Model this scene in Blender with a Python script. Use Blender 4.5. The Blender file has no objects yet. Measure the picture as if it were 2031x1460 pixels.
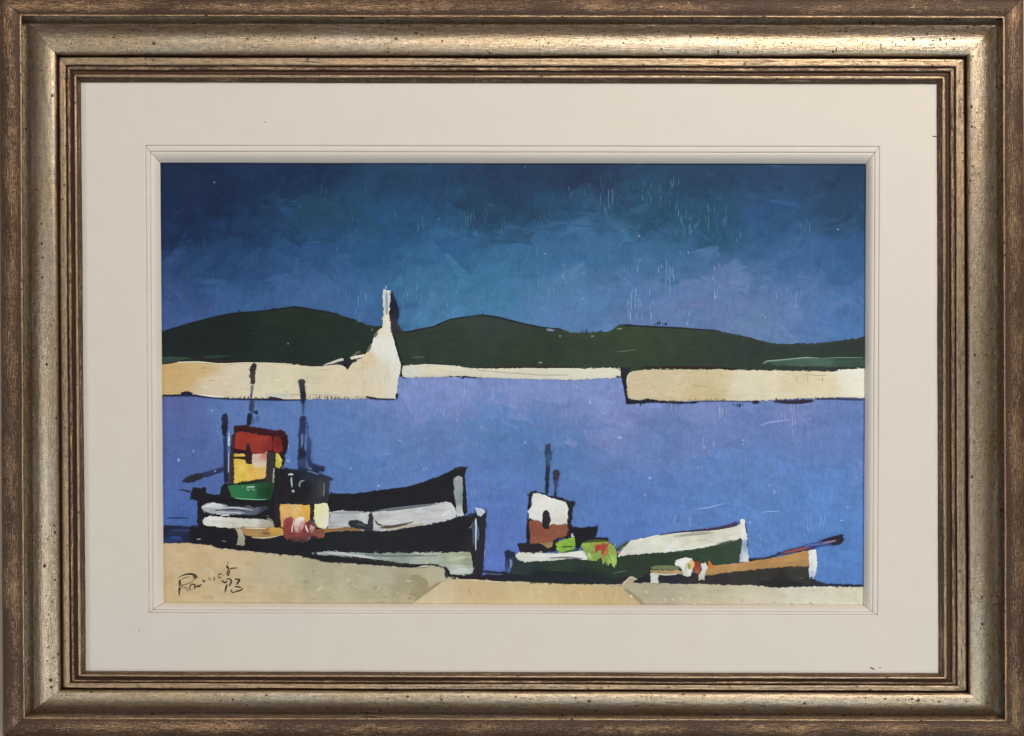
import bpy, math, random
import numpy as np
from mathutils import Vector
from mathutils.geometry import delaunay_2d_cdt

# ------------------------------------------------------------------ camera, world, lamps
SC = bpy.context.scene
COL = SC.collection
S = 0.0004            # metres per unit of the layout (one unit = one pixel of the 2031 px wide photograph at the mount)
D = 2600.0            # camera distance from the mount in the same units
CX, CY, ZC = 1015.5, 730.0, 1.55

cam = bpy.data.cameras.new('camera')
cam.sensor_width = 36.0
cam.sensor_fit = 'HORIZONTAL'
cam.lens = 36.0 * D / 2031.0
cam.clip_start, cam.clip_end = 0.01, 50
cam_o = bpy.data.objects.new('camera', cam)
COL.objects.link(cam_o)
cam_o.location = (0, -D * S, ZC)
cam_o.rotation_euler = (math.radians(90), 0, 0)
SC.camera = cam_o

W = bpy.data.worlds.new('World')
SC.world = W
W.use_nodes = True
bg = W.node_tree.nodes['Background']
bg.inputs['Color'].default_value = (1.0, 0.90, 0.78, 1)
bg.inputs['Strength'].default_value = 0.12

def area_lamp(name, loc, target, sx, sy, power, color):
    l = bpy.data.lights.new(name, 'AREA')
    l.shape = 'RECTANGLE'
    l.size, l.size_y, l.energy, l.color = sx, sy, power, color
    o = bpy.data.objects.new(name, l)
    COL.objects.link(o)
    o.location = loc
    o.rotation_euler = (Vector(target) - Vector(loc)).to_track_quat('-Z', 'Y').to_euler()
    return o
area_lamp('ceiling_light_strip', (0.55, -1.70, ZC + 1.28), (0.0, 0, ZC - 0.1), 2.0, 0.25, 21, (1.0, 0.905, 0.81))
area_lamp('ceiling_lamp', (1.10, -1.62, ZC + 1.25), (0.05, 0, ZC - 0.05), 0.5, 0.22, 17, (1.0, 0.90, 0.80))
area_lamp('window_light', (-1.80, -1.45, ZC - 0.50), (0, 0, ZC), 0.4, 1.2, 8.5, (0.95, 0.97, 1.0))
area_lamp('low_cool_fill', (0.65, -1.55, ZC - 1.00), (0.1, 0, ZC - 0.1), 0.7, 0.25, 8, (0.84, 0.95, 1.0))  # added cool fill from low right, unseen, puts a highlight on the bottom rail

SC.view_settings.view_transform = 'Standard'
SC.view_settings.look = 'None'
SC.view_settings.exposure = 0.0
SC.view_settings.gamma = 1.0

# ------------------------------------------------------------------ helpers
ILL = np.array([0.79, 0.705, 0.625])      # light that falls on the picture, used to turn the colours seen into pigments

def lin(c):
    c = np.asarray(c, float) / 255.0
    return np.where(c <= 0.04045, c / 12.92, ((c + 0.055) / 1.055) ** 2.4)

def to_srgb(c):
    c = np.clip(np.asarray(c), 0, 1)
    return np.where(c <= 0.0031308, c * 12.92, 1.055 * c ** (1 / 2.4) - 0.055) * 255

def world(px, py, h):
    k = (D - h) / D * S
    return ((px - CX) * k, -h * S, ZC - (py - CY) * k)

def world_np(px, py, h):
    k = (D - h) / D * S
    return np.stack([(px - CX) * k, -h * S, ZC - (py - CY) * k], 1)

def hash2(i, j, seed):
    n = (i * 374761393 + j * 668265263 + seed * 974634777) & 0x7fffffff
    n = ((n ^ (n >> 13)) * 1274126177) & 0x7fffffff
    n = n ^ (n >> 16)
    return (n & 0xffff) / 65535.0

def vnoise(x, y, seed=0):
    x = np.asarray(x, float); y = np.asarray(y, float)
    i = np.floor(x).astype(np.int64); j = np.floor(y).astype(np.int64)
    fx, fy = x - i, y - j
    fx = fx * fx * (3 - 2 * fx); fy = fy * fy * (3 - 2 * fy)
    a, b = hash2(i, j, seed), hash2(i + 1, j, seed)
    c, d = hash2(i, j + 1, seed), hash2(i + 1, j + 1, seed)
    return (a * (1 - fx) + b * fx) * (1 - fy) + (c * (1 - fx) + d * fx) * fy

def field(ctrl, x, y, eps=45.0, p=2.0):
    c = np.array([k[0:2] for k in ctrl], float)
    v = lin([k[2] for k in ctrl])
    out = np.zeros(x.shape + (3,)); ws = np.zeros(x.shape)
    for (a, b), col in zip(c, v):
        w = 1.0 / ((x - a) ** 2 + ((y - b) * 1.35) ** 2 + eps * eps) ** p
        out += w[..., None] * col; ws += w
    return out / ws[..., None]

def empty(name, loc, parent=None):
    o = bpy.data.objects.new(name, None)
    o.empty_display_size = 0.05
    COL.objects.link(o)
    o.location = loc
    if parent: o.parent = parent
    return o

def mesh_obj(name, verts, faces, mat, parent=None, smooth=True, cols=None, uvs=None, label=None):
    me = bpy.data.meshes.new(name)
    me.from_pydata([tuple(v) for v in verts], [], faces)
    if cols is not None:
        a = me.color_attributes.new('pigment', 'FLOAT_COLOR', 'POINT')
        c = np.ones((len(verts), 4), np.float32); c[:, :3] = cols
        a.data.foreach_set('color', c.ravel())
    if uvs is not None:
        ul = me.uv_layers.new(name='run')
        li = np.zeros(len(me.loops), np.int32); me.loops.foreach_get('vertex_index', li)
        ul.data.foreach_set('uv', np.asarray(uvs, np.float32)[li].ravel())
    if smooth: me.polygons.foreach_set('use_smooth', np.ones(len(me.polygons), bool))
    me.materials.append(mat)
    me.update()
    o = bpy.data.objects.new(name, me)
    COL.objects.link(o)
    if parent:
        o.parent = parent
        p, q = parent, Vector()
        while p: q += p.location; p = p.parent
        me.transform(__import__('mathutils').Matrix.Translation(-q))
    if label: o['label'] = label
    return o

class NT:
    def __init__(self, name):
        self.m = bpy.data.materials.new(name); self.m.use_nodes = True
        self.t = self.m.node_tree; self.p = self.t.nodes['Principled BSDF']
    def n(self, kind, **kw):
        nd = self.t.nodes.new(kind)
        for k, v in kw.items():
            if k in nd.inputs.keys() and not hasattr(nd, k): nd.inputs[k].default_value = v
            else: setattr(nd, k, v)
        return nd
    def l(self, a, b): self.t.links.new(a, b)
    def math(self, op, a, b=None, clamp=False):
        nd = self.n('ShaderNodeMath', operation=op, use_clamp=clamp)
        for i, v in enumerate((a, b)):
            if v is None: continue
            if isinstance(v, (int, float)): nd.inputs[i].default_value = v
            else: self.l(v, nd.inputs[i])
        return nd.outputs[0]
    def mix(self, f, a, b, blend='MIX'):
        nd = self.n('ShaderNodeMix', data_type='RGBA', blend_type=blend)
        for i, v in ((0, f), (6, a), (7, b)):
            if isinstance(v, (int, float)): nd.inputs[i].default_value = v
            elif isinstance(v, tuple): nd.inputs[i].default_value = v + (1,) if len(v) == 3 else v
            else: self.l(v, nd.inputs[i])
        return nd.outputs[2]
    def noise(self, vec, scale, detail=3, rough=0.55, sc=(1, 1, 1), off=(0, 0, 0)):
        mp = self.n('ShaderNodeMapping'); mp.inputs['Scale'].default_value = sc; mp.inputs['Location'].default_value = off
        self.l(vec, mp.inputs['Vector'])
        nd = self.n('ShaderNodeTexNoise'); nd.inputs['Scale'].default_value = scale
        nd.inputs['Detail'].default_value = detail; nd.inputs['Roughness'].default_value = rough
        self.l(mp.outputs[0], nd.inputs['Vector'])
        return nd.outputs['Fac']
    def ramp(self, f, stops):
        nd = self.n('ShaderNodeValToRGB'); e = nd.color_ramp.elements
        while len(e) < len(stops): e.new(0.5)
        for el, (p, c) in zip(e, stops):
            el.position = p; el.color = (c, c, c, 1) if isinstance(c, (int, float)) else tuple(c) + (1,)
        self.l(f, nd.inputs[0])
        return nd.outputs[0]

# ------------------------------------------------------------------ materials
def leaf_material(name, brown, gold, silver, patina, speck, rough, fs=1.0):
    t = NT(name)
    uv = t.n('ShaderNodeUVMap', uv_map='run').outputs[0]
    wear = t.n('ShaderNodeAttribute', attribute_name='pigment').outputs['Fac']     # wax left lying in the grooves
    streak = t.noise(uv, 1.0, 4, 0.66, (0.022 * fs, 0.42 * fs, 1))
    fine = t.noise(uv, 1.0, 3, 0.6, (0.10 * fs, 0.55 * fs, 1), (31, 7, 0))
    blotch = t.noise(uv, 1.0, 3, 0.5, (0.006, 0.02, 1), (5, 91, 0))
    grain = t.noise(uv, 1.0, 2, 0.6, (0.55, 0.6, 1), (77, 3, 0))
    m = t.math('ADD', t.math('MULTIPLY', streak, 0.45), t.math('MULTIPLY', fine, 0.35))
    m = t.math('ADD', m, t.math('MULTIPLY', grain, 0.20))
    m = t.math('ADD', m, t.math('MULTIPLY', wear, 0.42))
    m = t.math('ADD', m, t.math('MULTIPLY', t.math('SUBTRACT', blotch, 0.5), 0.25))
    m = t.math('ADD', m, patina)
    mask = t.ramp(m, [(0.455, 0.0), (0.565, 1.0)])
    # fly specks of dark wax
    mp = t.n('ShaderNodeMapping'); mp.inputs['Scale'].default_value = (0.075, 0.085, 1); t.l(uv, mp.inputs[0])
    wob = t.n('ShaderNodeTexNoise'); wob.inputs['Scale'].default_value = 2.6; t.l(mp.outputs[0], wob.inputs['Vector'])
    wv = t.n('ShaderNodeVectorMath', operation='SCALE'); wv.inputs['Scale'].default_value = 0.22; t.l(wob.outputs['Color'], wv.inputs[0])
    av = t.n('ShaderNodeVectorMath', operation='ADD'); t.l(mp.outputs[0], av.inputs[0]); t.l(wv.outputs[0], av.inputs[1])
    vo = t.n('ShaderNodeTexVoronoi'); vo.inputs['Scale'].default_value = 1.0; t.l(av.outputs[0], vo.inputs['Vector'])
    sep = t.n('ShaderNodeSeparateColor'); t.l(vo.outputs['Color'], sep.inputs[0])
    size = t.math('MULTIPLY', t.math('POWER', sep.outputs[0], 2.6), 0.27)
    sp = t.math('LESS_THAN', vo.outputs['Distance'], size)
    sp = t.math('MULTIPLY', sp, speck)
    mp2 = t.n('ShaderNodeMapping'); mp2.inputs['Scale'].default_value = (0.17, 0.19, 1); t.l(uv, mp2.inputs[0])
    av2 = t.n('ShaderNodeVectorMath', operation='ADD'); t.l(mp2.outputs[0], av2.inputs[0]); t.l(wv.outputs[0], av2.inputs[1])
    vo2 = t.n('ShaderNodeTexVoronoi'); vo2.inputs['Scale'].default_value = 1.0; t.l(av2.outputs[0], vo2.inputs['Vector'])
    sep2 = t.n('ShaderNodeSeparateColor'); t.l(vo2.outputs['Color'], sep2.inputs[0])
    clus = t.noise(uv, 1.0, 2, 0.5, (0.012, 0.03, 1), (3, 17, 0))
    sp2 = t.math('LESS_THAN', vo2.outputs['Distance'], t.math('MULTIPLY', t.math('MULTIPLY', t.math('POWER', sep2.outputs[0], 2.2), 0.42), t.ramp(clus, [(0.38, 0.0), (0.62, 1.0)])))
    sp = t.math('MAXIMUM', sp, t.math('MULTIPLY', sp2, speck * 0.9))
    pit = t.ramp(t.noise(uv, 1.0, 2, 0.55, (0.20, 0.26, 1), (13, 41, 0)), [(0.66, 0.0), (0.71, 1.0)])
    mask2 = t.math('MAXIMUM', t.math('MAXIMUM', mask, sp), t.math('MULTIPLY', pit, speck * 0.85))
    metal = t.mix(t.ramp(t.math('ADD', t.math('MULTIPLY', blotch, 0.6), t.math('MULTIPLY', fine, 0.4)), [(0.35, 0.0), (0.65, 1.0)]), gold, silver)
    mot = t.noise(uv, 1.0, 3, 0.65, (0.07, 0.13, 1), (19, 23, 0))
    metal = t.mix(1.0, metal, t.ramp(mot, [(0.25, 0.62), (0.75, 1.12)]), 'MULTIPLY')
    br = t.mix(fine, tuple(x * 0.7 for x in brown), tuple(x * 1.5 for x in brown))
    base = t.mix(mask2, metal, br)
    t.l(base, t.p.inputs['Base Color'])
    t.l(t.math('SUBTRACT', 0.92, t.math('MULTIPLY', mask2, 0.80)), t.p.inputs['Metallic'])
    r = t.math('ADD', rough, t.math('MULTIPLY', mask2, 0.14))
    t.l(t.math('ADD', r, t.math('MULTIPLY', t.math('SUBTRACT', grain, 0.5), 0.2)), t.p.inputs['Roughness'])
    b = t.n('ShaderNodeBump'); b.inputs['Strength'].default_value = 0.8; b.inputs['Distance'].default_value = 0.0007
    hgt = t.math('SUBTRACT', t.math('ADD', t.math('MULTIPLY', streak, 0.7), t.math('MULTIPLY', grain, 0.35)), t.math('MULTIPLY', mask2, 0.35))
    t.l(hgt, b.inputs['Height']); t.l(b.outputs[0], t.p.inputs['Normal'])
    return t.m

BROWN = (0.075, 0.038, 0.021)
M_OUTER = leaf_material('worn_brown_gilding', (0.060, 0.028, 0.014), (0.74, 0.47, 0.26), (0.78, 0.58, 0.38), 0.052, 1.0, 0.29, 1.7)
M_CUSH = leaf_material('silver_gilt_leaf', BROWN, (0.74, 0.57, 0.36), (0.75, 0.66, 0.54), -0.10, 1.0, 0.29)
M_BEAD = leaf_material('gilt_bead_leaf', BROWN, (0.68, 0.47, 0.28), (0.68, 0.55, 0.40), -0.035, 0.8, 0.32)

def mount_material():
    t = NT('cream_mount_paint')
    geo = t.n('ShaderNodeTexCoord').outputs['Object']
    dirt = t.n('ShaderNodeAttribute', attribute_name='pigment').outputs['Fac']
    a = t.noise(geo, 9, 4, 0.55); b = t.noise(geo, 60, 3, 0.6); g = t.noise(geo, 400, 2, 0.5)
    base = t.mix(t.ramp(a, [(0.3, 0.0), (0.7, 1.0)]), (0.792, 0.742, 0.682), (0.775, 0.738, 0.680))
    base = t.mix(t.math('MULTIPLY', t.ramp(b, [(0.35, 0.0), (0.75, 1.0)]), 0.10), base, (0.60, 0.53, 0.44))
    base = t.mix(t.math('MULTIPLY', dirt, t.ramp(b, [(0.2, 0.55), (0.6, 1.0)])), base, (0.20, 0.16, 0.12))
    t.l(base, t.p.inputs['Base Color'])
    t.p.inputs['Roughness'].default_value = 0.55
    bp = t.n('ShaderNodeBump'); bp.inputs['Strength'].default_value = 0.10; bp.inputs['Distance'].default_value = 0.0006
    t.l(t.math('ADD', t.math('MULTIPLY', b, 0.7), t.math('MULTIPLY', g, 0.3)), bp.inputs['Height']); t.l(bp.outputs[0], t.p.inputs['Normal'])
    return t.m
M_MOUNT = mount_material()

def paint_material():
    t = NT('acrylic_paint')
    geo = t.n('ShaderNodeTexCoord').outputs['Object']
    col = t.n('ShaderNodeAttribute', attribute_name='pigment').outputs['Color']
    grain = t.noise(geo, 1, 2, 0.6, (1500, 1500, 190))
    blot = t.noise(geo, 240, 3, 0.6)
    v = t.math('ADD', 0.90, t.math('ADD', t.math('MULTIPLY', grain, 0.12), t.math('MULTIPLY', blot, 0.08)))
    hs = t.n('ShaderNodeHueSaturation'); t.l(col, hs.inputs['Color']); t.l(v, hs.inputs['Value'])
    t.l(hs.outputs[0], t.p.inputs['Base Color'])
    t.p.inputs['Roughness'].default_value = 0.5
    t.p.inputs['Specular IOR Level'].default_value = 0.12
    bp = t.n('ShaderNodeBump'); bp.inputs['Strength'].default_value = 0.35; bp.inputs['Distance'].default_value = 0.0003
    t.l(t.math('ADD', t.math('MULTIPLY', grain, 0.6), t.math('MULTIPLY', blot, 0.6)), bp.inputs['Height']); t.l(bp.outputs[0], t.p.inputs['Normal'])
    return t.m
M_PAINT = paint_material()

def plain(name, c, rough, var=0.2, scale=40):
    t = NT(name)
    geo = t.n('ShaderNodeTexCoord').outputs['Object']
    f = t.noise(geo, scale, 4, 0.6)
    t.l(t.mix(f, tuple(x * (1 - var) for x in c), tuple(x * (1 + var) for x in c)), t.p.inputs['Base Color'])
    t.p.inputs['Roughness'].default_value = rough
    bp = t.n('ShaderNodeBump'); bp.inputs['Strength'].default_value = 0.2; bp.inputs['Distance'].default_value = 0.001
    t.l(f, bp.inputs['Height']); t.l(bp.outputs[0], t.p.inputs['Normal'])
    return t.m
M_WALL = plain('wall_paint', (0.56, 0.47, 0.37), 0.8)
M_BOARD = plain('bare_board', (0.28, 0.20, 0.13), 0.8)
M_BLACK = plain('dark_scuff', (0.05, 0.045, 0.035), 0.7)

# ------------------------------------------------------------------ wall
WALL_H = -62.0
wv = [world(x, y, WALL_H) for x, y in ((-1400, -1300), (3400, -1300), (3400, 2800), (-1400, 2800))]
wall = mesh_obj('wall', wv, [(0, 3, 2, 1)], M_WALL, smooth=False)
wall['kind'] = 'structure'

# ------------------------------------------------------------------ frame: key outlines (corners TL, TR, BR, BL)
RING = {
    'P':  [(318.0, 323.0), (1717.5, 325.5), (1712.5, 1201.0), (325.0, 1196.0)],
    'G1': [(298.0, 301.0), (1735.0, 303.0), (1730.5, 1213.5), (303.5, 1209.5)],
    'G2': [(288.5, 288.5), (1744.0, 291.0), (1740.5, 1219.5), (295.0, 1215.5)],
    'S':  [(160.5, 163.5), (1857.5, 167.0), (1861.0, 1335.5), (170.5, 1331.0)],
    'D0': [(113.5, 110.0), (1916.0, 113.5), (1920.0, 1373.5), (122.0, 1367.0)],
    'V':  [(43.0, 32.5), (1988.5, 36.0), (1993.0, 1427.0), (50.0, 1422.0)],
    'O':  [(-2.0, -9.0), (2029.5, -4.0), (2037.0, 1466.0), (6.0, 1463.0)],
}
def ring(a, b, f):
    return [tuple(np.array(p) * (1 - f) + np.array(q) * f) for p, q in zip(RING[a], RING[b])]

def moulding(name, side, prof, mat, parent, seg=110, wob=0.35, wobh=0.35, gap=0.8, seed=1, label=None):
    """One mitred run of moulding on one side.  prof: list of (ring corners, height, wax)."""
    i0, i1 = side, (side + 1) % 4
    n = len(prof)
    V, U, Cc, F = [], [], [], []
    total = 0
    acc = [0.0]
    for k in range(1, n):
        p, q = prof[k - 1], prof[k]
        acc.append(acc[-1] + math.hypot(math.dist(p[0][i0], q[0][i0]) * 0.71, p[1] - q[1]))
    t = np.linspace(0, 1, seg + 1)
    for k, (rc, h, wax) in enumerate(prof):
        a, b = np.array(rc[i0]), np.array(rc[i1])
        L = np.linalg.norm(b - a); d = (b - a) / L; nrm = np.array([-d[1], d[0]])
        along = t * L
        along = np.clip(along, gap * 0.7, L - gap * 0.7)
        env = np.clip(np.minimum(along, L - along) / 10, 0, 1)
        w = (vnoise(along / 14, k * 1.7 + along * 0, seed * 7 + side) - 0.5) * 2 * wob * env
        w += (vnoise(along / 170, k * 0.3 + along * 0, seed * 5 + side) - 0.5) * 2 * wob * 1.5 * env
        hh = h + (vnoise(along / 18, k * 2.3 + along * 0, seed * 11 + side + 50) - 0.5) * 2 * wobh
        pts = a[None] + d[None] * along[:, None] + nrm[None] * w[:, None]
        V.append(world_np(pts[:, 0], pts[:, 1], hh))
        base = np.array(prof[0][0][i0])
        run = (pts - base) @ d
        U.append(np.stack([run + 4000 * side + 331 * seed, np.full(seg + 1, acc[k] + 57 * seed + 211 * side)], 1))
        Cc.append(np.full((seg + 1, 3), wax))
    m = seg + 1
    for k in range(n - 1):
        for j in range(seg):
            F.append((k * m + j, k * m + j + 1, (k + 1) * m + j + 1, (k + 1) * m + j))
    # face the camera: the rings are listed from the inside outwards
    F = [tuple(reversed(f)) for f in F]
    return mesh_obj(name, np.concatenate(V), F, mat, parent, cols=np.concatenate(Cc), uvs=np.concatenate(U), label=label)

def prof_between(a, b, pts):
    return [(ring(a, b, f), h, w) for f, h, w in pts]

frame = empty('picture_frame', world(1015, 1460, WALL_H))
frame['label'] = 'antiqued silver gilt wooden frame with a wide cream mount around the painting'
frame['category'] = 'picture frame'

def arc(f0, f1, h0, hc, h1, n, w0, wc, w1):
    """a rounded bead between two fractions"""
    out = []
    for k in range(n + 1):
        x = k / n
        s = math.sin(math.pi * x) ** 0.75
        out.append((f0 + (f1 - f0) * x, (h0 + (h1 - h0) * x) * (1 - s) + hc * s, (w0 + (w1 - w0) * x) * (1 - s) + wc * s))
    return out

SIDES = ['top', 'right', 'bottom', 'left']
for side in range(4):
    # the broad cushion is the rail's own mesh
    swell = [(0.20, 29.8, -0.05), (0.28, 30.6, -0.05), (0.36, 30.4, -0.05), (0.44, 29.2, -0.04), (0.51, 27.2, -0.03), (0.57, 24.4, -0.01), (0.62, 20.8, 0.02), (0.67, 16.4, 0.06), (0.72, 11.6, 0.09),
             (0.77, 7.2, 0.11), (0.82, 3.8, 0.12), (0.87, 1.6, 0.13), (0.92, 0.6, 0.15), (0.97, 0.3, 0.2)]
    cushion = prof_between('D0', 'V', [(-0.03, 6, 1.0), (0.0, 13, 0.9), (0.015, 18.5, 0.5), (0.045, 24, 0.22), (0.08, 27, 0.05), (0.13, 29.2, -0.05)] + swell + [(0.997, 0.3, 0.25)])
    rail = moulding('frame_rail', side, cushion, M_CUSH, frame, seed=2, wob=0.5)
    outer = prof_between('V', 'O', [(-0.012, -2, 0.5), (-0.006, 10, 0.25), (0.0, 19.0, 0.05), (0.02, 22.0, -0.2), (0.045, 23.0, -0.3), (0.075, 22.4, -0.2), (0.10, 21.6, 0.12), (0.15, 21.9, 0.2), (0.25, 23.4, 0.10), (0.4, 25, 0.02), (0.52, 25.3, 0.0), (0.66, 25, 0.05),
                                    (0.80, 23.5, 0.08), (0.92, 20.5, 0.1), (0.98, 16, 0.2), (1.0, 8, 0.4), (1.0, -40, 0.7), (0.98, WALL_H + 0.5, 0.7)])
    moulding('outer_edge', side, outer, M_OUTER, rail, seed=3)
    lip = prof_between('S', 'D0', [(0.0, -7, 0.6), (0.0, 0.4, 0.45), (0.05, 4, 0.30), (0.12, 7.5, 0.26), (0.165, 9.5, 0.32), (0.178, 10, 0.8), (0.192, 12.8, 0.1), (0.225, 14.6, -0.12), (0.27, 14.9, -0.12), (0.295, 13.2, 0.15),
                                   (0.32, 9.5, 0.7), (0.36, 7.8, 0.9), (0.43, 7.5, 0.9)])
    moulding('sight_edge', side, lip, M_BEAD, rail, seed=4, wob=0.35)
    moulding('bead', side, prof_between('S', 'D0', arc(0.425, 0.628, 7.8, 13.6, 10.5, 9, 0.8, 0.10, 0.7)), M_BEAD, rail, seed=5, wob=0.5)
    moulding('bead', side, prof_between('S', 'D0', [(0.622, 9, 0.8), (0.637, 13.2, 0.2), (0.66, 16.3, -0.15), (0.70, 17.0, -0.12), (0.77, 16.3, 0.0), (0.84, 16.5, 0.0), (0.89, 17.1, -0.1), (0.925, 16, -0.1), (0.948, 12, 0.35), (0.965, 8.5, 0.9), (0.985, 7.5, 0.9)]), M_BEAD, rail, seed=6, wob=0.5)
    # the mount: a wide flat, a narrow stepped fillet and a sloping slip down to the painting
    flat = prof_between('G2', 'S', [(-0.004, -3.0, 0.5), (0.0, -0.9, 0.32), (0.008, 0.0, 0.0), (0.03, 0, 0), (0.25, 0, 0), (0.5, 0, 0), (0.75, 0, 0), (0.95, 0, 0), (0.985, 0, 0.10), (1.03, 0, 0.25)])
    mount = moulding('mount_board', side, flat, M_MOUNT, frame, seg=40, wob=0.12, wobh=0.05, gap=0.09, seed=7)
    moulding('fillet', side, prof_between('G1', 'G2', [(-0.03, -4, 0.45), (0.0, -2.6, 0.32), (0.12, -1.3, 0.05), (0.3, -0.9, 0), (0.7, -0.8, 0), (0.90, -1.1, 0.05), (0.99, -2.2, 0.25), (1.0, -3.5, 0.35)]), M_MOUNT, mount, seg=50, wob=0.15, wobh=0.1, gap=0.6, seed=8)
    moulding('slip', side, prof_between('P', 'G1', [(0.02, -24, 0.5), (0.0, -18, 0.25), (0.02, -16.6, 0.05), (0.09, -15.0, 0), (0.2, -12.8, 0), (0.4, -8.6, 0), (0.6, -5.4, 0), (0.8, -3.2, 0), (0.93, -2.4, 0.0), (0.99, -3.2, 0.2), (1.01, -4, 0.3)]), M_MOUNT, mount, seg=50, wob=0.15, wobh=0.1, gap=0.7, seed=9)

# plywood back of the frame: dark through the mitre joints
bb = [world(x, y, h) for h in (-32, -40) for x, y in ((30, 30), (2005, 30), (2005, 1435), (35, 1435))]
mesh_obj('back_board', bb, [(3, 2, 1, 0), (4, 5, 6, 7), (0, 1, 5, 4), (1, 2, 6, 5), (2, 3, 7, 6), (3, 0, 4, 7)], M_BOARD, frame, smooth=False)

def scuff(pts, h, parent):
    c = np.mean(pts, 0)
    V = [world(x, y, h) for x, y in pts] + [world(c[0], c[1], h + 0.5)]
    n = len(pts)
    mesh_obj('scuff_mark', V, [(n, (i + 1) % n, i) for i in range(n)], M_BLACK, parent)
mounts = [o for o in frame.children if o.name.startswith('mount_board')]
scuff([(1849, 270), (1853, 269.4), (1857, 270), (1858, 271.5), (1854, 272), (1850, 271.6)], 0.2, mounts[1])
scuff([(1725, 1323.5), (1729, 1324), (1734, 1326.5), (1735, 1328.5), (1731, 1328), (1727, 1326)], 0.2, mounts[2])
scuff([(1743, 1323.5), (1746, 1323), (1748, 1324.5), (1745, 1325)], 0.2, mounts[2])
scuff([(275, 1250), (276.5, 1249), (277.5, 1250.5), (276, 1251.5)], 0.2, mounts[3])
scuff([(524, 242), (525.5, 241), (526.5, 242.5), (525, 243.5)], 0.2, mounts[0])

# ------------------------------------------------------------------ the painting
painting = empty('painting', world(1015, 1200, -22))
painting['label'] = 'small harbour painting with four beached boats, a white lighthouse and dark green hills'
painting['category'] = 'painting'
H0 = -20.0            # surface of the board
rng = random.Random(93)
nr = np.random.RandomState(93)

bv = [world(x, y, h) for h in (H0 - 0.6, H0 - 7.5) for x, y in ((309, 314), (1726, 314), (1722, 1210), (316, 1206))]
mesh_obj('panel', bv, [(0, 3, 2, 1), (4, 5, 6, 7), (0, 1, 5, 4), (1, 2, 6, 5), (2, 3, 7, 6), (3, 0, 4, 7)], M_BOARD, painting, smooth=False)

Z = {'A': (310, 690, 5.0775), 'B': (310, 930, 5.0775), 'C': (600, 900, 5.0775), 'D': (990, 860, 4.1725), 'E': (1320, 990, 5.0775),
     'F': (620, 550, 5.407), 'G': (310, 590, 5.0775), 'H': (770, 600, 4.062), 'I': (1220, 630, 4.062), 'J': (780, 740, 4.062),
     'K': (1220, 780, 4.062), 'L': (310, 315, 4.062), 'M': (770, 315, 4.062), 'N': (1220, 315, 4.062), 'Q': (800, 1130, 4.425), 'W': (0, 0, 1.0), 'R': (555, 1000, 16.22), 'X': (340, 1105, 12.69)}
def T(*a):
    """outline given as tile letters followed by points measured on that tile of the sketch"""
    out, z = [], None
    for v in a:
        if isinstance(v, str): z = Z[v]
        else: out.append((z[0] + v[0] / z[2], z[1] + v[1] / z[2]))
    return out

def smooth_path(pts, step=2.5, closed=False, tens=0.28):
    P = [np.array(p, float) for p in pts]
    n = len(P); out = []
    rngs = range(n) if closed else range(n - 1)
    for i in rngs:
        if closed: p0, p1, p2, p3 = P[(i - 1) % n], P[i], P[(i + 1) % n], P[(i + 2) % n]
        else: p0, p1, p2, p3 = P[max(i - 1, 0)], P[i], P[i + 1], P[min(i + 2, n - 1)]
        m = max(1, int(np.linalg.norm(p2 - p1) / step))
        # tension keeps corners fairly crisp
        t1, t2 = (p2 - p0) * tens, (p3 - p1) * tens
        lim = np.linalg.norm(p2 - p1)
        for t in (t1, t2):
            l = np.linalg.norm(t)
            if l > lim * 0.6: t *= lim * 0.6 / l
        for k in range(m):
            s = k / m
            h00, h10, h01, h11 = 2*s**3 - 3*s**2 + 1, s**3 - 2*s**2 + s, -2*s**3 + 3*s**2, s**3 - s**2
            out.append(h00 * p1 + h10 * t1 + h01 * p2 + h11 * t2)
    if not closed: out.append(P[-1])
    return np.array(out)

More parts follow.
